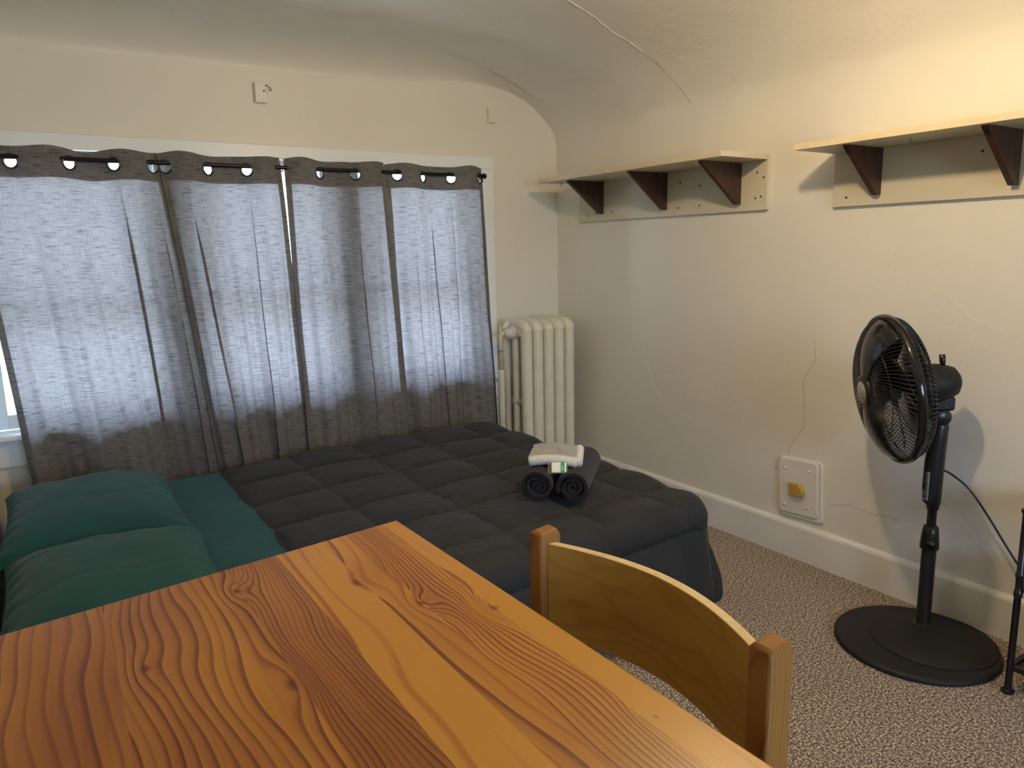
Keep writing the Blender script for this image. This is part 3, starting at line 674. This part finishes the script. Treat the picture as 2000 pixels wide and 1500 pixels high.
# comforter
CX0 = 0.525
rect = (-1.0, BX1+0.108, BY0-0.085, BY1+0.025)
def cz(x): return 0.402-0.018*smooth(0.95, 0.52, x)
def wav(x, y, e):
    return smooth(0, 0.25, e)*0.55*(0.016*math.sin(x*13+0.6)*1 + 0.014*math.sin(y*15+1) + 0.012*noise.noise(Vector((x*6, y*6, 3))))
XS, YS = 0.530, 1.715
def quilt(x, y):
    jx = 0.010*noise.noise(Vector((x*3, y*3, 5))); jy = 0.012*noise.noise(Vector((x*3, y*3, 9)))
    a = abs(math.sin(PI*(x-XS+jx)/0.2695)); b = abs(math.sin(PI*(y-YS+jy+0.035*(x-0.8)*-1)/0.247))
    q = (a**0.36)*(b**0.36)
    return q, a, b
def fc(u, v):
    x = lerp(CX0+0.004, BX1+0.108+0.28, u); y = lerp(BY0-0.085-0.28, BY1+0.025+0.20, v)
    p, e, nn = drape(x, y, rect, 0.13, 0.085, cz(x), math.radians(83), wav, 0.265)
    q, a, b = quilt(x, y)
    puff = 0.023*q-0.010
    wr_ = 0.008*noise.noise(Vector((x*4.2, y*4.2, 2)))+0.0035*noise.noise(Vector((x*12, y*12, 7)))
    # small gathers pulled in from the stitch lines
    ga = 0.0022*noise.noise(Vector((x*9, y*42, 4)))*math.exp(-(b/0.5)**2)*0+0.0022*noise.noise(Vector((x*42, y*9, 4)))*math.exp(-(b/0.35)**2)+0.0022*noise.noise(Vector((x*9, y*42, 14)))*math.exp(-(a/0.35)**2)
    h = puff+wr_+ga
    k = min(1, max(0, e)/0.133) if e > 0 else 0
    ang = k*PI/2
    n_ = Vector((nn[0]*math.sin(ang), nn[1]*math.sin(ang), math.cos(ang)))
    p = p+n_*h
    # the hem end at the pillows is a soft rounded roll
    ed = smooth(CX0+0.03, CX0, x); p.z -= 0.012*ed
    if p.z < 0.02: p.z = 0.02
    return p
bm = bmesh.new(); grid(bm, fc, 330, 380)
o = obj('comforter', bm, M['char'], smooth=True); md = o.modifiers.new('solid', 'SOLIDIFY'); md.thickness = 0.016; md.offset = -1; md.use_rim = True
tag(o, 'charcoal box-quilted comforter spread over the foot of the bed', 'comforter')

# pillows
def pillow(label, cx, cy, hx, hy, h, rz, tilt, z0, seed, mat='teal'):
    bm = bmesh.new(); n_ = 70
    def F(sgn):
        def f(u, v):
            a, b = 2*u-1, 2*v-1
            e = (max(0, 1-abs(a)**2.6)*max(0, 1-abs(b)**2.6))**0.48
            pin = 1-0.07*(1-abs(b)**2)*abs(a)**3; pin2 = 1-0.06*(1-abs(a)**2)*abs(b)**3
            x, y = a*hx*pin, b*hy*pin2
            z = sgn*h*e
            if sgn > 0:
                z += (0.008*noise.noise(Vector((x*7, y*5, seed)))+0.004*noise.noise(Vector((x*20, y*9, seed+3))))*min(1, e*2)
                edge = max(abs(a), abs(b)); z += 0.004*math.sin(b*26+a*3+seed)*smooth(0.7, 0.95, abs(a))*(1-smooth(0.96, 1, abs(a)))
                z -= 0.004*math.exp(-((b-0.55+0.05*math.sin(a*5))/0.018)**2)*min(1, e*2) + 0.003*math.exp(-((b+0.25+0.04*math.sin(a*7))/0.016)**2)*min(1, e*2)
            else: z = max(z, -h*0.62)
            return Vector((x, y, z))
        return f
    grid(bm, F(1), n_, n_); grid(bm, F(-1), n_, n_); bmesh.ops.remove_doubles(bm, verts=bm.verts[:], dist=0.0003)
    R = Matrix.Translation((cx, cy, z0)) @ Matrix.Rotation(rz, 4, 'Z') @ Matrix.Rotation(tilt, 4, 'Y')
    bmesh.ops.transform(bm, matrix=R, verts=bm.verts[:])
    return tag(obj('pillow', bm, M[mat], smooth=True), label, 'pillow', 'teal pillows at the head of the bed')
pillow('teal pillow beneath the left curtain panel, in the window corner', 0.088, 2.497, 0.240, 0.335, 0.092, -0.02, 0.015, 0.433, 3)
pillow('teal pillow nearer the table, its corner against the other pillow', 0.088, 1.832, 0.232, 0.325, 0.098, -0.03, 0.0, 0.436, 8)

# ------------------------------------------------------------------ TOWELS
def roll(label, p0, p1, R, turns=3.4, seed=1):
    """spiral-rolled towel from p0 (front end) to p1"""
    p0, p1 = Vector(p0), Vector(p1); d = (p1-p0).normalized(); L = (p1-p0).length
    x = d.cross(Vector((0, 0, 1))).normalized(); y = x.cross(d)
    bm = bmesh.new(); n_ = 150; th = R/(turns+0.45)
    def spiral(k, off):
        a = k*turns*2*PI; rr = R*0.10+(R*0.90)*k-off
        rr = max(rr, 0.002); return rr*math.cos(a+2.2+seed), rr*math.sin(a+2.2+seed)
    def ff(off):
        def f(u, v):
            a, b = spiral(u, off); w_ = 1+0.04*noise.noise(Vector((u*4, v*3, seed)))
            b = max(b*0.96, -R*0.90)
            s = L*v; en = 0.006*noise.noise(Vector((u*14, seed, 0)))+ (0.010*(1-u) if v < 0.5 else -0.010*(1-u))
            return p0+d*(s+en)+x*a*w_+y*b*w_
        return f
    A_ = grid(bm, ff(0), n_, 14); B_ = grid(bm, ff(th*0.74), n_, 14)
    for j in (0, 14):
        for i in range(n_): bm.faces.new((A_[i][j], A_[i+1][j], B_[i+1][j], B_[i][j]))
    for i in (0, n_):
        for j in range(14): bm.faces.new((A_[i][j], A_[i][j+1], B_[i][j+1], B_[i][j]))
    o = obj('rolled_towel', bm, M['towel'], smooth=True); b = o.modifiers.new('bevel', 'BEVEL'); b.width = 0.0035; b.segments = 3; b.limit_method = 'ANGLE'; b.angle_limit = 1.0
    return tag(o, label, 'towel', 'rolled charcoal towels on the bed')
roll('rolled charcoal towel on the bed, farther from the right wall', (1.264, 1.832, 0.468), (1.464, 2.018, 0.468), 0.055, 3.2, 0.4)
roll('rolled charcoal towel on the bed, nearer the right wall', (1.344, 1.752, 0.468), (1.580, 1.973, 0.468), 0.055, 3.0, 1.3)
# folded white washcloth bridging both rolls
ax = Vector((0.70, -0.71, 0)).normalized(); ay = Vector((0.66, 0.75, 0)).normalized()
c0 = Vector((1.375, 1.890, 0.532))
bm = bmesh.new()
def wc(k):
    def f(u, v):
        a, b = (2*u-1), (2*v-1); n1 = noise.noise(Vector((a*3, b*3, k)))
        rr = 0.0065*math.sqrt(max(0, 1-abs(a)**8))
        p = c0+ax*(a*(0.076-0.006*b+0.004*n1))+ay*(b*(0.052-0.004*k)-0.002*k)
        sag = 0.009*(abs(a)**2)*0+0.010*b
        return p+Vector((0, 0, 0.010*k+0.012*0+sag+0.004*noise.noise(Vector((a*4, b*4, k*3)))-0.008*a*a))
    return f
for k in range(4):
    b_ = bmesh.new(); grid(b_, wc(k), 40, 24); r_ = bmesh.ops.solidify(b_, geom=b_.faces[:], thickness=0.0088); me_ = bpy.data.meshes.new('t'); b_.to_mesh(me_); b_.free(); bm.from_mesh(me_)
# folded front edge roll
tube(bm, [c0+ax*(a/10*0.077)-ay*0.050+Vector((0, 0, 0.006+0.003*noise.noise(Vector((a, 0, 0)))-0.008*(a/10)**2)) for a in range(-10, 11)], 0.0165, 14)
tube(bm, [c0+ax*(0.078)+ay*(b/10*0.048)+Vector((0, 0, 0.007+0.010*b/10)) for b in range(-10, 11)], 0.0165, 14)
tag(obj('washcloth', bm, M['white_terry'], smooth=True), 'folded white washcloth laid across the two rolled towels', 'washcloth')
# wrapped soap leaning on the front of the washcloth
t = thing('soap_packet', (1.36, 1.80, 0.50), 'small cream wrapped soap with a green band, leaning below the white washcloth', 'soap')
sx_ = Vector((0.80, -0.60, 0)).normalized(); sn = Vector((-0.50, -0.66, 0.56)).normalized(); sy_ = sn.cross(sx_).normalized()
sc0 = Vector((1.336, 1.815, 0.520))
def plate_(name, a0, a1, b0, b1, d0, d1, mat, parent, bev=0.001):
    bm = bmesh.new(); vv = box(bm, a0, a1, b0, b1, d0, d1)
    for v in vv: q = v.co.copy(); v.co = sc0+sx_*q.x+sy_*q.y+sn*q.z
    return obj(name, bm, mat, parent, bevel=bev)
plate_('bar', -0.023, 0.024, -0.017, 0.017, 0, 0.009, M['soapw'], t, 0.003)
o = plate_('green_band', 0.006, 0.0185, -0.0172, 0.0172, 0.0088, 0.0096, M['soapg'], t, 0); tag(o, 'green printed band')
for k in range(4): plate_('print_line', 0.009+k*0.0001, 0.0155, -0.010+0.004*k, -0.0088+0.004*k, 0.0096, 0.0098, M['soapw'], o, 0)
plate_('clear_wrap', -0.035, 0.030, -0.0195, 0.0205, 0.0040, 0.0050, M['wrap'], t, 0)

# ------------------------------------------------------------------ TABLE
A_ = (0.482, 1.123); Bq = (0.512, -0.13); Cq = (-0.31, -0.16); Dq = (-0.335, 1.012)
t = thing('table', (0.1, 0.5, 0), 'glossy orange pine table in the foreground at the foot of the pillows', 'table')
bm = bmesh.new(); quad = [A_, Dq, Cq, Bq]
a = [bm.verts.new((x, y, 0.75)) for x, y in quad]; b = [bm.verts.new((x, y, 0.722)) for x, y in quad]
bm.faces.new(a); bm.faces.new(b[::-1])
for k in range(4): bm.faces.new((a[k], a[(k+1) % 4], b[(k+1) % 4], b[k]))
obj('tabletop', bm, M['table'], t, bevel=0.0035, seg=3)
ctr = Vector((0.09, 0.47))
ins = [Vector(q).lerp(ctr, 0.11) for q in quad]
for q in ins:
    bm = bmesh.new(); vv = box(bm, q.x-0.028, q.x+0.028, q.y-0.028, q.y+0.028, 0.0, 0.7215)
    for v in vv:
        if v.co.z < 0.1: v.co.x = q.x+(v.co.x-q.x)*0.75; v.co.y = q.y+(v.co.y-q.y)*0.75
    obj('leg', bm, M['table_leg'], t, bevel=0.004)
for k in range(4):
    p, q = ins[k], ins[(k+1) % 4]; d = (q-p).normalized(); n_ = Vector((-d.y, d.x)); p2, q2 = p+d*0.0285, q-d*0.0285
    bm = bmesh.new(); c_ = [p2+n_*0.01, q2+n_*0.01, q2-n_*0.01, p2-n_*0.01]
    a = [bm.verts.new((c.x, c.y, 0.7215)) for c in c_]; b = [bm.verts.new((c.x, c.y, 0.64)) for c in c_]; bm.faces.new(a); bm.faces.new(b[::-1])
    for j in range(4): bm.faces.new((a[j], a[(j+1) % 4], b[(j+1) % 4], b[j]))
    obj('apron', bm, M['table_leg'], t, bevel=0.001)

# ------------------------------------------------------------------ CHAIR
t = thing('dining_chair', (0.42, 0.64, 0), 'light oak dining chair with a curved slat back, pushed up to the table', 'chair')
PW, PD = 0.037, 0.029      # post section: x depth, y width
posts = [(0.593, 0.444), (0.584, 0.829)]
for i, (px_, py_) in enumerate(posts):
    bm = bmesh.new(); ztop = 0.802
    lev = [(0.0, -0.0), (0.44, 0.0), (ztop-0.006, 0.0), (ztop, 0.004)]
    R = []
    xo = [0.03, 0.0, 0.0, 0.0]
    for (z, sh), ox in zip(lev, xo):
        R.append([bm.verts.new((px_+ox+sx_*(PW/2-sh), py_+sy2*(PD/2-sh), z+(0.003 if sh and sx_ > 0 else 0))) for sx_, sy2 in ((1, 1), (-1, 1), (-1, -1), (1, -1))])
    for k in range(3):
        for j in range(4): bm.faces.new((R[k][j], R[k][(j+1) % 4], R[k+1][(j+1) % 4], R[k+1][j]))
    bm.faces.new(R[0]); bm.faces.new(R[-1])
    obj('back_post', bm, M['chair_post'], t, bevel=0.0035, seg=3)
# slat: bowed panel with pale ply top edge
n_ = 40; ya, yb_ = 0.459, 0.8145; th = 0.014
def sl(u, side):
    y = lerp(ya, yb_, u); x = 0.592+lerp(0.0, -0.008, u)+0.047*math.sin(PI*u)**0.9
    return x+side*th, y
zl, zh = 0.648, 0.787
bm = bmesh.new(); V = []
for i in range(n_+1):
    u = i/n_; x0_, y0_ = sl(u, -0.5); x1_, y1_ = sl(u, 0.5)
    V.append([bm.verts.new((x0_, y0_, zl)), bm.verts.new((x1_, y1_, zl)), bm.verts.new((x1_, y1_, zh)), bm.verts.new((x0_, y0_, zh))])
for i in range(n_):
    for j in range(4):
        f = bm.faces.new((V[i][j], V[i][(j+1) % 4], V[i+1][(j+1) % 4], V[i+1][j])); f.material_index = 1 if j in (0, 2) else 0
bm.faces.new(V[0]); bm.faces.new(V[-1])
o = obj('back_slat', bm, [M['chair_slat'], M['ply_edge']], t, bevel=0.0012)
bm = bmesh.new(); box(bm, 0.155, 0.572, 0.440, 0.832, 0.435, 0.457); obj('seat', bm, M['chair_slat'], t, bevel=0.008, seg=3)
for py_ in (0.452, 0.820):
    bm = bmesh.new(); box(bm, 0.165, 0.197, py_-0.014, py_+0.014, 0.0, 0.434); obj('front_leg', bm, M['chair_post'], t, bevel=0.004)
    bm = bmesh.new(); box(bm, 0.198, 0.578, py_-0.009, py_+0.009, 0.385, 0.434); obj('side_rail', bm, M['chair_post'], t, bevel=0.002)
    bm = bmesh.new(); box(bm, 0.198, 0.590, py_-0.008, py_+0.008, 0.16, 0.185); obj('stretcher', bm, M['chair_post'], t, bevel=0.002)

# ------------------------------------------------------------------ FAN
FX, FY = 2.222, 1.112
t = thing('pedestal_fan', (2.125, 1.082, 0), 'black oscillating pedestal fan on a round base by the right wall', 'fan')
bm = bmesh.new(); lathe(bm, [(0, 0.0005), (0.222, 0.0005), (0.225, 0.003), (0.225, 0.010), (0.221, 0.0155), (0.212, 0.018), (0, 0.019)], (2.125, 1.082, 0), seg=96); o = obj('base_plate', bm, M['matte'], t, smooth=True); o.data.set_sharp_from_angle(angle=0.7)
bm = bmesh.new(); lathe(bm, [(0.172, 0.015), (0.172, 0.0205), (0.170, 0.0222), (0.05, 0.0255), (0.0, 0.026)], (2.166, 1.052, 0), seg=96); o = obj('base_cover', bm, M['matte'], t, smooth=True); o.data.set_sharp_from_angle(angle=0.7)
bm = bmesh.new(); lathe(bm, [(0.030, 0.023), (0.030, 0.0265), (0.022, 0.030), (0.0205, 0.034), (0.0205, 0.28), (0.0, 0.28)], (FX, FY, 0), seg=32); o = obj('lower_pole', bm, M['black'], t, smooth=True); o.data.set_sharp_from_angle(angle=0.7)
bm = bmesh.new(); lathe(bm, [(0.0212, 0.272), (0.0265, 0.275), (0.0270, 0.285), (0.0235, 0.325), (0.0205, 0.345), (0.0140, 0.350), (0.0, 0.350)], (FX, FY, 0), seg=32); obj('height_collar', bm, M['black'], t, smooth=True)
bm = bmesh.new(); tube(bm, [(FX-0.020, FY-0.015, 0.30), (FX-0.036, FY-0.02, 0.30)], [0.011, 0.013], 14); obj('clamp_knob', bm, M['black'], t, smooth=True)
bm = bmesh.new(); lathe(bm, [(0.0134, 0.345), (0.0134, 0.40), (0.0175, 0.402), (0.019, 0.44), (0.0, 0.44)], (FX, FY, 0), seg=24); obj('upper_pole', bm, M['black'], t, smooth=True)
fd = Vector((-0.775, 0.632, 0)).normalized(); side = Vector((fd.y, -fd.x, 0))
# control housing: oval tapered body
bm = bmesh.new(); R = []
for z, a_, b_, of in ((0.415, 0.020, 0.018, 0.0), (0.425, 0.026, 0.021, 0.004), (0.47, 0.028, 0.022, 0.006), (0.55, 0.028, 0.023, 0.005), (0.62, 0.025, 0.022, 0.0), (0.66, 0.024, 0.021, -0.002), (0.675, 0.020, 0.018, -0.002)):
    c = Vector((FX, FY, z))+fd*of; R.append([bm.verts.new(c+fd*(a_*math.cos(2*PI*k/24))+side*(b_*math.sin(2*PI*k/24))) for k in range(24)])
for i in range(len(R)-1):
    for k in range(24): bm.faces.new((R[i][k], R[i][(k+1) % 24], R[i+1][(k+1) % 24], R[i+1][k]))
bm.faces.new(R[0]); bm.faces.new(R[-1]); hs = obj('control_housing', bm, M['black'], t, smooth=True)
bm = bmesh.new(); f1 = fd*0.85-Vector((0.9, 0.45, 0))*0.35; f1.normalize(); c = Vector((FX, FY, 0.48))+f1*0.0262
x, y, d = Vector((f1.y, -f1.x, 0)), Vector((0, 0, 1)), f1
vv = box(bm, -0.010, 0.010, -0.048, 0.042, 0, 0.006)
for v in vv: q = v.co.copy(); v.co = c+x*q.x+y*q.y+d*q.z
cp = obj('control_panel', bm, M['grey_label'], t, bevel=0.002)
for k in range(4):
    bm = bmesh.new(); lathe(bm, [(0.0045, 0), (0.0045, 0.003), (0, 0.0035)], c+y*(-0.034+0.02*k)+d*0.006, d, 12); obj('button', bm, M['black'], cp, smooth=True)
# head
PT = math.radians(8); hd_ = (fd*math.cos(PT)-Vector((0, 0, 1))*math.sin(PT)).normalized()
HC = Vector((2.114, 1.204, 0.771))
rear = HC-hd_*0.055
# neck joint
bm = bmesh.new(); lathe(bm, [(0, -0.022), (0.020, -0.022), (0.026, -0.016), (0.026, 0.016), (0.020, 0.022), (0, 0.022)], (FX, FY, 0.688), side, 24); obj('tilt_joint', bm, M['black'], t, smooth=True)
bm = bmesh.new(); box(bm, -0.021, 0.021, -0.020, 0.040, -0.018, 0.024)
mid = Vector((FX, FY, 0.726))
for v in bm.verts: q = v.co.copy(); v.co = mid+fd*(q.y-0.012)+side*q.x+Vector((0, 0, q.z))+Vector((0, 0, -0.03*q.y))
obj('neck', bm, M['black'], t, bevel=0.008, seg=3)
bm = bmesh.new(); lathe(bm, [(0, 0.02), (0.05, 0.02), (0.057, 0.01), (0.058, -0.06), (0.052, -0.085), (0.042, -0.108), (0.024, -0.120), (0, -0.123)], rear-hd_*0.012, hd_, 40); mh = obj('motor_housing', bm, M['matte'], t, smooth=True)
ux, uy, ud = frame_of(hd_); upv = hd_.cross(side).normalized(); upv = upv if upv.z > 0 else -upv
kp = rear-hd_*0.092+upv*0.052; bm = bmesh.new(); tube(bm, [kp, kp+upv*0.010, kp+upv*0.030], [0.0065, 0.0085, 0.0085], 14); obj('oscillation_knob', bm, M['black'], t, smooth=True)
# grille profiles (radius, forward)
fprof = [(0.040, 0.076), (0.070, 0.075), (0.105, 0.071), (0.140, 0.063), (0.170, 0.050), (0.196, 0.033), (0.211, 0.014), (0.215, 0.004)]
rprof = [(0.215, -0.004), (0.213, -0.020), (0.205, -0.036), (0.185, -0.050), (0.150, -0.060), (0.105, -0.064), (0.062, -0.066)]
def wires(name, prof_, n_, swirl, r=0.00155):
    bm = bmesh.new(); m_ = len(prof_)
    for k in range(n_):
        pts = []
        for i in range(m_*2-1):
            u = i/2; a_ = prof_[int(u)]; b_ = prof_[min(m_-1, int(u)+1)]; f = u-int(u)
            rr, h = lerp(a_[0], b_[0], f), lerp(a_[1], b_[1], f); an = 2*PI*k/n_+swirl*(rr-0.04)/0.17
            pts.append(HC+hd_*h+(side*math.cos(an)+upv*math.sin(an))*rr)
        tube(bm, pts, r, 5, False)
    return bm
o = obj('front_grille', wires('f', fprof, 100, 0.45), M['black'], t, smooth=True)
for rr, h in ((0.105, 0.0705), (0.158, 0.0555)):
    bm = bmesh.new(); tube(bm, [HC+hd_*(h+0.0005)+(side*math.cos(2*PI*k/64)+upv*math.sin(2*PI*k/64))*rr for k in range(64)], 0.0013, 6, False, True); obj('grille_ring', bm, M['black'], o, smooth=True)
o = obj('rear_grille', wires('r', rprof, 96, -0.3), M['black'], t, smooth=True)
bm = bmesh.new(); lathe(bm, [(0.0, -0.069), (0.066, -0.069), (0.066, -0.062), (0, -0.062)], HC, hd_, 40); obj('motor_plate', bm, M['black'], o, smooth=False)
for rr, h in ((0.210, -0.026), (0.15, -0.0605)):
    bm = bmesh.new(); tube(bm, [HC+hd_*h+(side*math.cos(2*PI*k/64)+upv*math.sin(2*PI*k/64))*rr for k in range(64)], 0.0015, 6, False, True); obj('grille_ring', bm, M['black'], o, smooth=True)
bm = bmesh.new(); lathe(bm, [(0.2135, 0.012), (0.2195, 0.013), (0.2235, 0.006), (0.2235, -0.006), (0.2195, -0.011), (0.2135, -0.010)], HC, hd_, 96, close=True); obj('rim_band', bm, M['gloss'], t, smooth=True)
# two broad vanes across the front grille (above and below the hub)
for c_ang, nm in ((PI/2+0.18, 'u'), (-PI/2-0.10, 'd')):
    bm = bmesh.new()
    def f(u, v, c_ang=c_ang):
        rr = lerp(0.036, 0.2145, v); 
        k = 0
        while k < len(fprof)-2 and fprof[k+1][0] < rr: k += 1
        a_, b_ = fprof[k], fprof[k+1]; h = a_[1]+(b_[1]-a_[1])*max(0, min(1, (rr-a_[0])/(b_[0]-a_[0])))
        wd = lerp(0.55, 0.36, v); an = c_ang+(2*u-1)*wd+0.12*v
        crown = 0.004*(1-(2*u-1)**2)
        return HC+hd_*(h+0.002+crown)+(side*math.cos(an)+upv*math.sin(an))*rr
    grid(bm, f, 16, 24); o = obj('grille_vane', bm, M['gloss'], t, smooth=True); md = o.modifiers.new('s', 'SOLIDIFY'); md.thickness = 0.002
bm = bmesh.new(); lathe(bm, [(0.0, 0.063), (0.052, 0.068), (0.0545, 0.074), (0.052, 0.081), (0.040, 0.086), (0.036, 0.0845), (0, 0.0845)], HC, hd_, 48); hb = obj('hub_cap', bm, M['black'], t, smooth=True)
bm = bmesh.new(); lathe(bm, [(0.034, 0.0846), (0.033, 0.0865), (0.0, 0.0875)], HC, hd_, 40); tag(obj('badge', bm, M['badge'], hb, smooth=True), 'round silver hub badge')
# five broad blades
bm = bmesh.new(); lathe(bm, [(0, 0.045), (0.030, 0.045), (0.036, 0.036), (0.036, -0.015), (0, -0.02)], HC, hd_, 32); obj('blade_hub', bm, M['blade'], t, smooth=True)
for k in range(5):
    bm = bmesh.new()
    def f(u, v, k=k):
        rr = lerp(0.034, 0.178, v); wd = lerp(0.50, 0.58, v)*(1-0.25*smooth(0.8, 1, v)*abs(2*u-1)); an = 2*PI*k/5+(2*u-1)*wd+0.35*v
        h = 0.012+(2*u-1)*lerp(0.020, 0.024, v)*-1
        return HC+hd_*h+(side*math.cos(an)+upv*math.sin(an))*rr
    grid(bm, f, 12, 14); o = obj('blade', bm, M['blade'], t, smooth=True); md = o.modifiers.new('s', 'SOLIDIFY'); md.thickness = 0.0018
# power cord
bm = bmesh.new()
P0 = [(FX+0.012, FY-0.015, 0.525), (2.27, 1.085, 0.505), (2.30, 1.05, 0.465), (2.315, 1.00, 0.395), (2.32, 0.94, 0.310), (2.325, 0.89, 0.245), (2.335, 0.84, 0.20), (2.345, 0.72, 0.17), (2.35, 0.60, 0.18)]
def cr_(P, n_=8):
    P = [Vector(p) for p in P]; out = []
    for i in range(len(P)-1):
        a, b, c, d = P[max(0, i-1)], P[i], P[i+1], P[min(len(P)-1, i+2)]
        for k in range(n_):
            s = k/n_; out.append(0.5*((2*b)+(-a+c)*s+(2*a-5*b+4*c-d)*s*s+(-a+3*b-3*c+d)*s**3))
    out.append(P[-1]); return out
tube(bm, cr_(P0), 0.0034, 8); obj('power_cord', bm, M['black'], t, smooth=True)

# ------------------------------------------------------------------ RACK
t = thing('metal_rack', (2.2, 0.66, 0), 'black metal shelf rack at the right edge beside the fan base', 'rack')
LGS = [(2.088, 0.81), (2.325, 0.81), (2.088, 0.30), (2.325, 0.30)]
for i, (x, y) in enumerate(LGS):
    bm = bmesh.new(); lathe(bm, [(0, 0.0), (0.0155, 0.0), (0.0165, 0.003), (0.0155, 0.008), (0.010, 0.011), (0.0085, 0.03), (0.0085, 0.275), (0.0105, 0.277), (0.0105, 0.29), (0.0085, 0.292), (0.0085, 0.328), (0.0105, 0.33), (0.0105, 0.34), (0.0085, 0.342), (0.0085, 0.505), (0.012, 0.507), (0.012, 0.516), (0, 0.52)], (x, y, 0), seg=20)
    o = obj('leg', bm, M['black'], t, smooth=True); o.data.set_sharp_from_angle(angle=0.8)
for z in (0.075, 0.300, 0.495):
    bm = bmesh.new(); e = 0.0065
    for (xa, ya), (xb, yb2) in (((2.088, 0.81), (2.325, 0.81)), ((2.088, 0.30), (2.325, 0.30)), ((2.088, 0.81), (2.088, 0.30)), ((2.325, 0.81), (2.325, 0.30))):
        if xa == xb: box(bm, xa-e, xa+e, min(ya, yb2)+0.009, max(ya, yb2)-0.009, z-e, z+e)
        else: box(bm, xa+0.009, xb-0.009, ya-e, ya+e, z-e, z+e)
    for k in range(1, 20): tube(bm, [(2.088+0.237*k/20, 0.80, z+0.001), (2.088+0.237*k/20, 0.31, z+0.001)], 0.0022, 6)
    obj('wire_shelf', bm, M['black'], t)
bm = bmesh.new(); box(bm, 2.105, 2.31, 0.40, 0.775, 0.0845, 0.255)
tag(obj('storage_bin', bm, M['smoke_glass'], bevel=0.01, seg=3), 'dark grey storage bin on the lowest shelf of the black rack', 'storage bin')

# ------------------------------------------------------------------ CEILING LIGHT (just above the frame)
LP = Vector((1.34, 1.10, 1.885))
t = thing('ceiling_light', (LP.x, LP.y, ZC), 'bare warm bulb in a white porcelain ceiling holder', 'ceiling light')
bm = bmesh.new(); lathe(bm, [(0, 0), (0.055, 0), (0.052, -0.012), (0.026, -0.026), (0.024, -0.118), (0, -0.118)], (LP.x, LP.y, ZC), seg=32); obj('lamp_holder', bm, M['porcelain'], t, smooth=True)
bm = bmesh.new(); lathe(bm, [(0.012, 0.044), (0.014, 0.034), (0.026, 0.016), (0.030, 0.0), (0.026, -0.016), (0.014, -0.027), (0, -0.030)], LP, seg=24); obj('bulb', bm, M['bulb'], t, smooth=True)
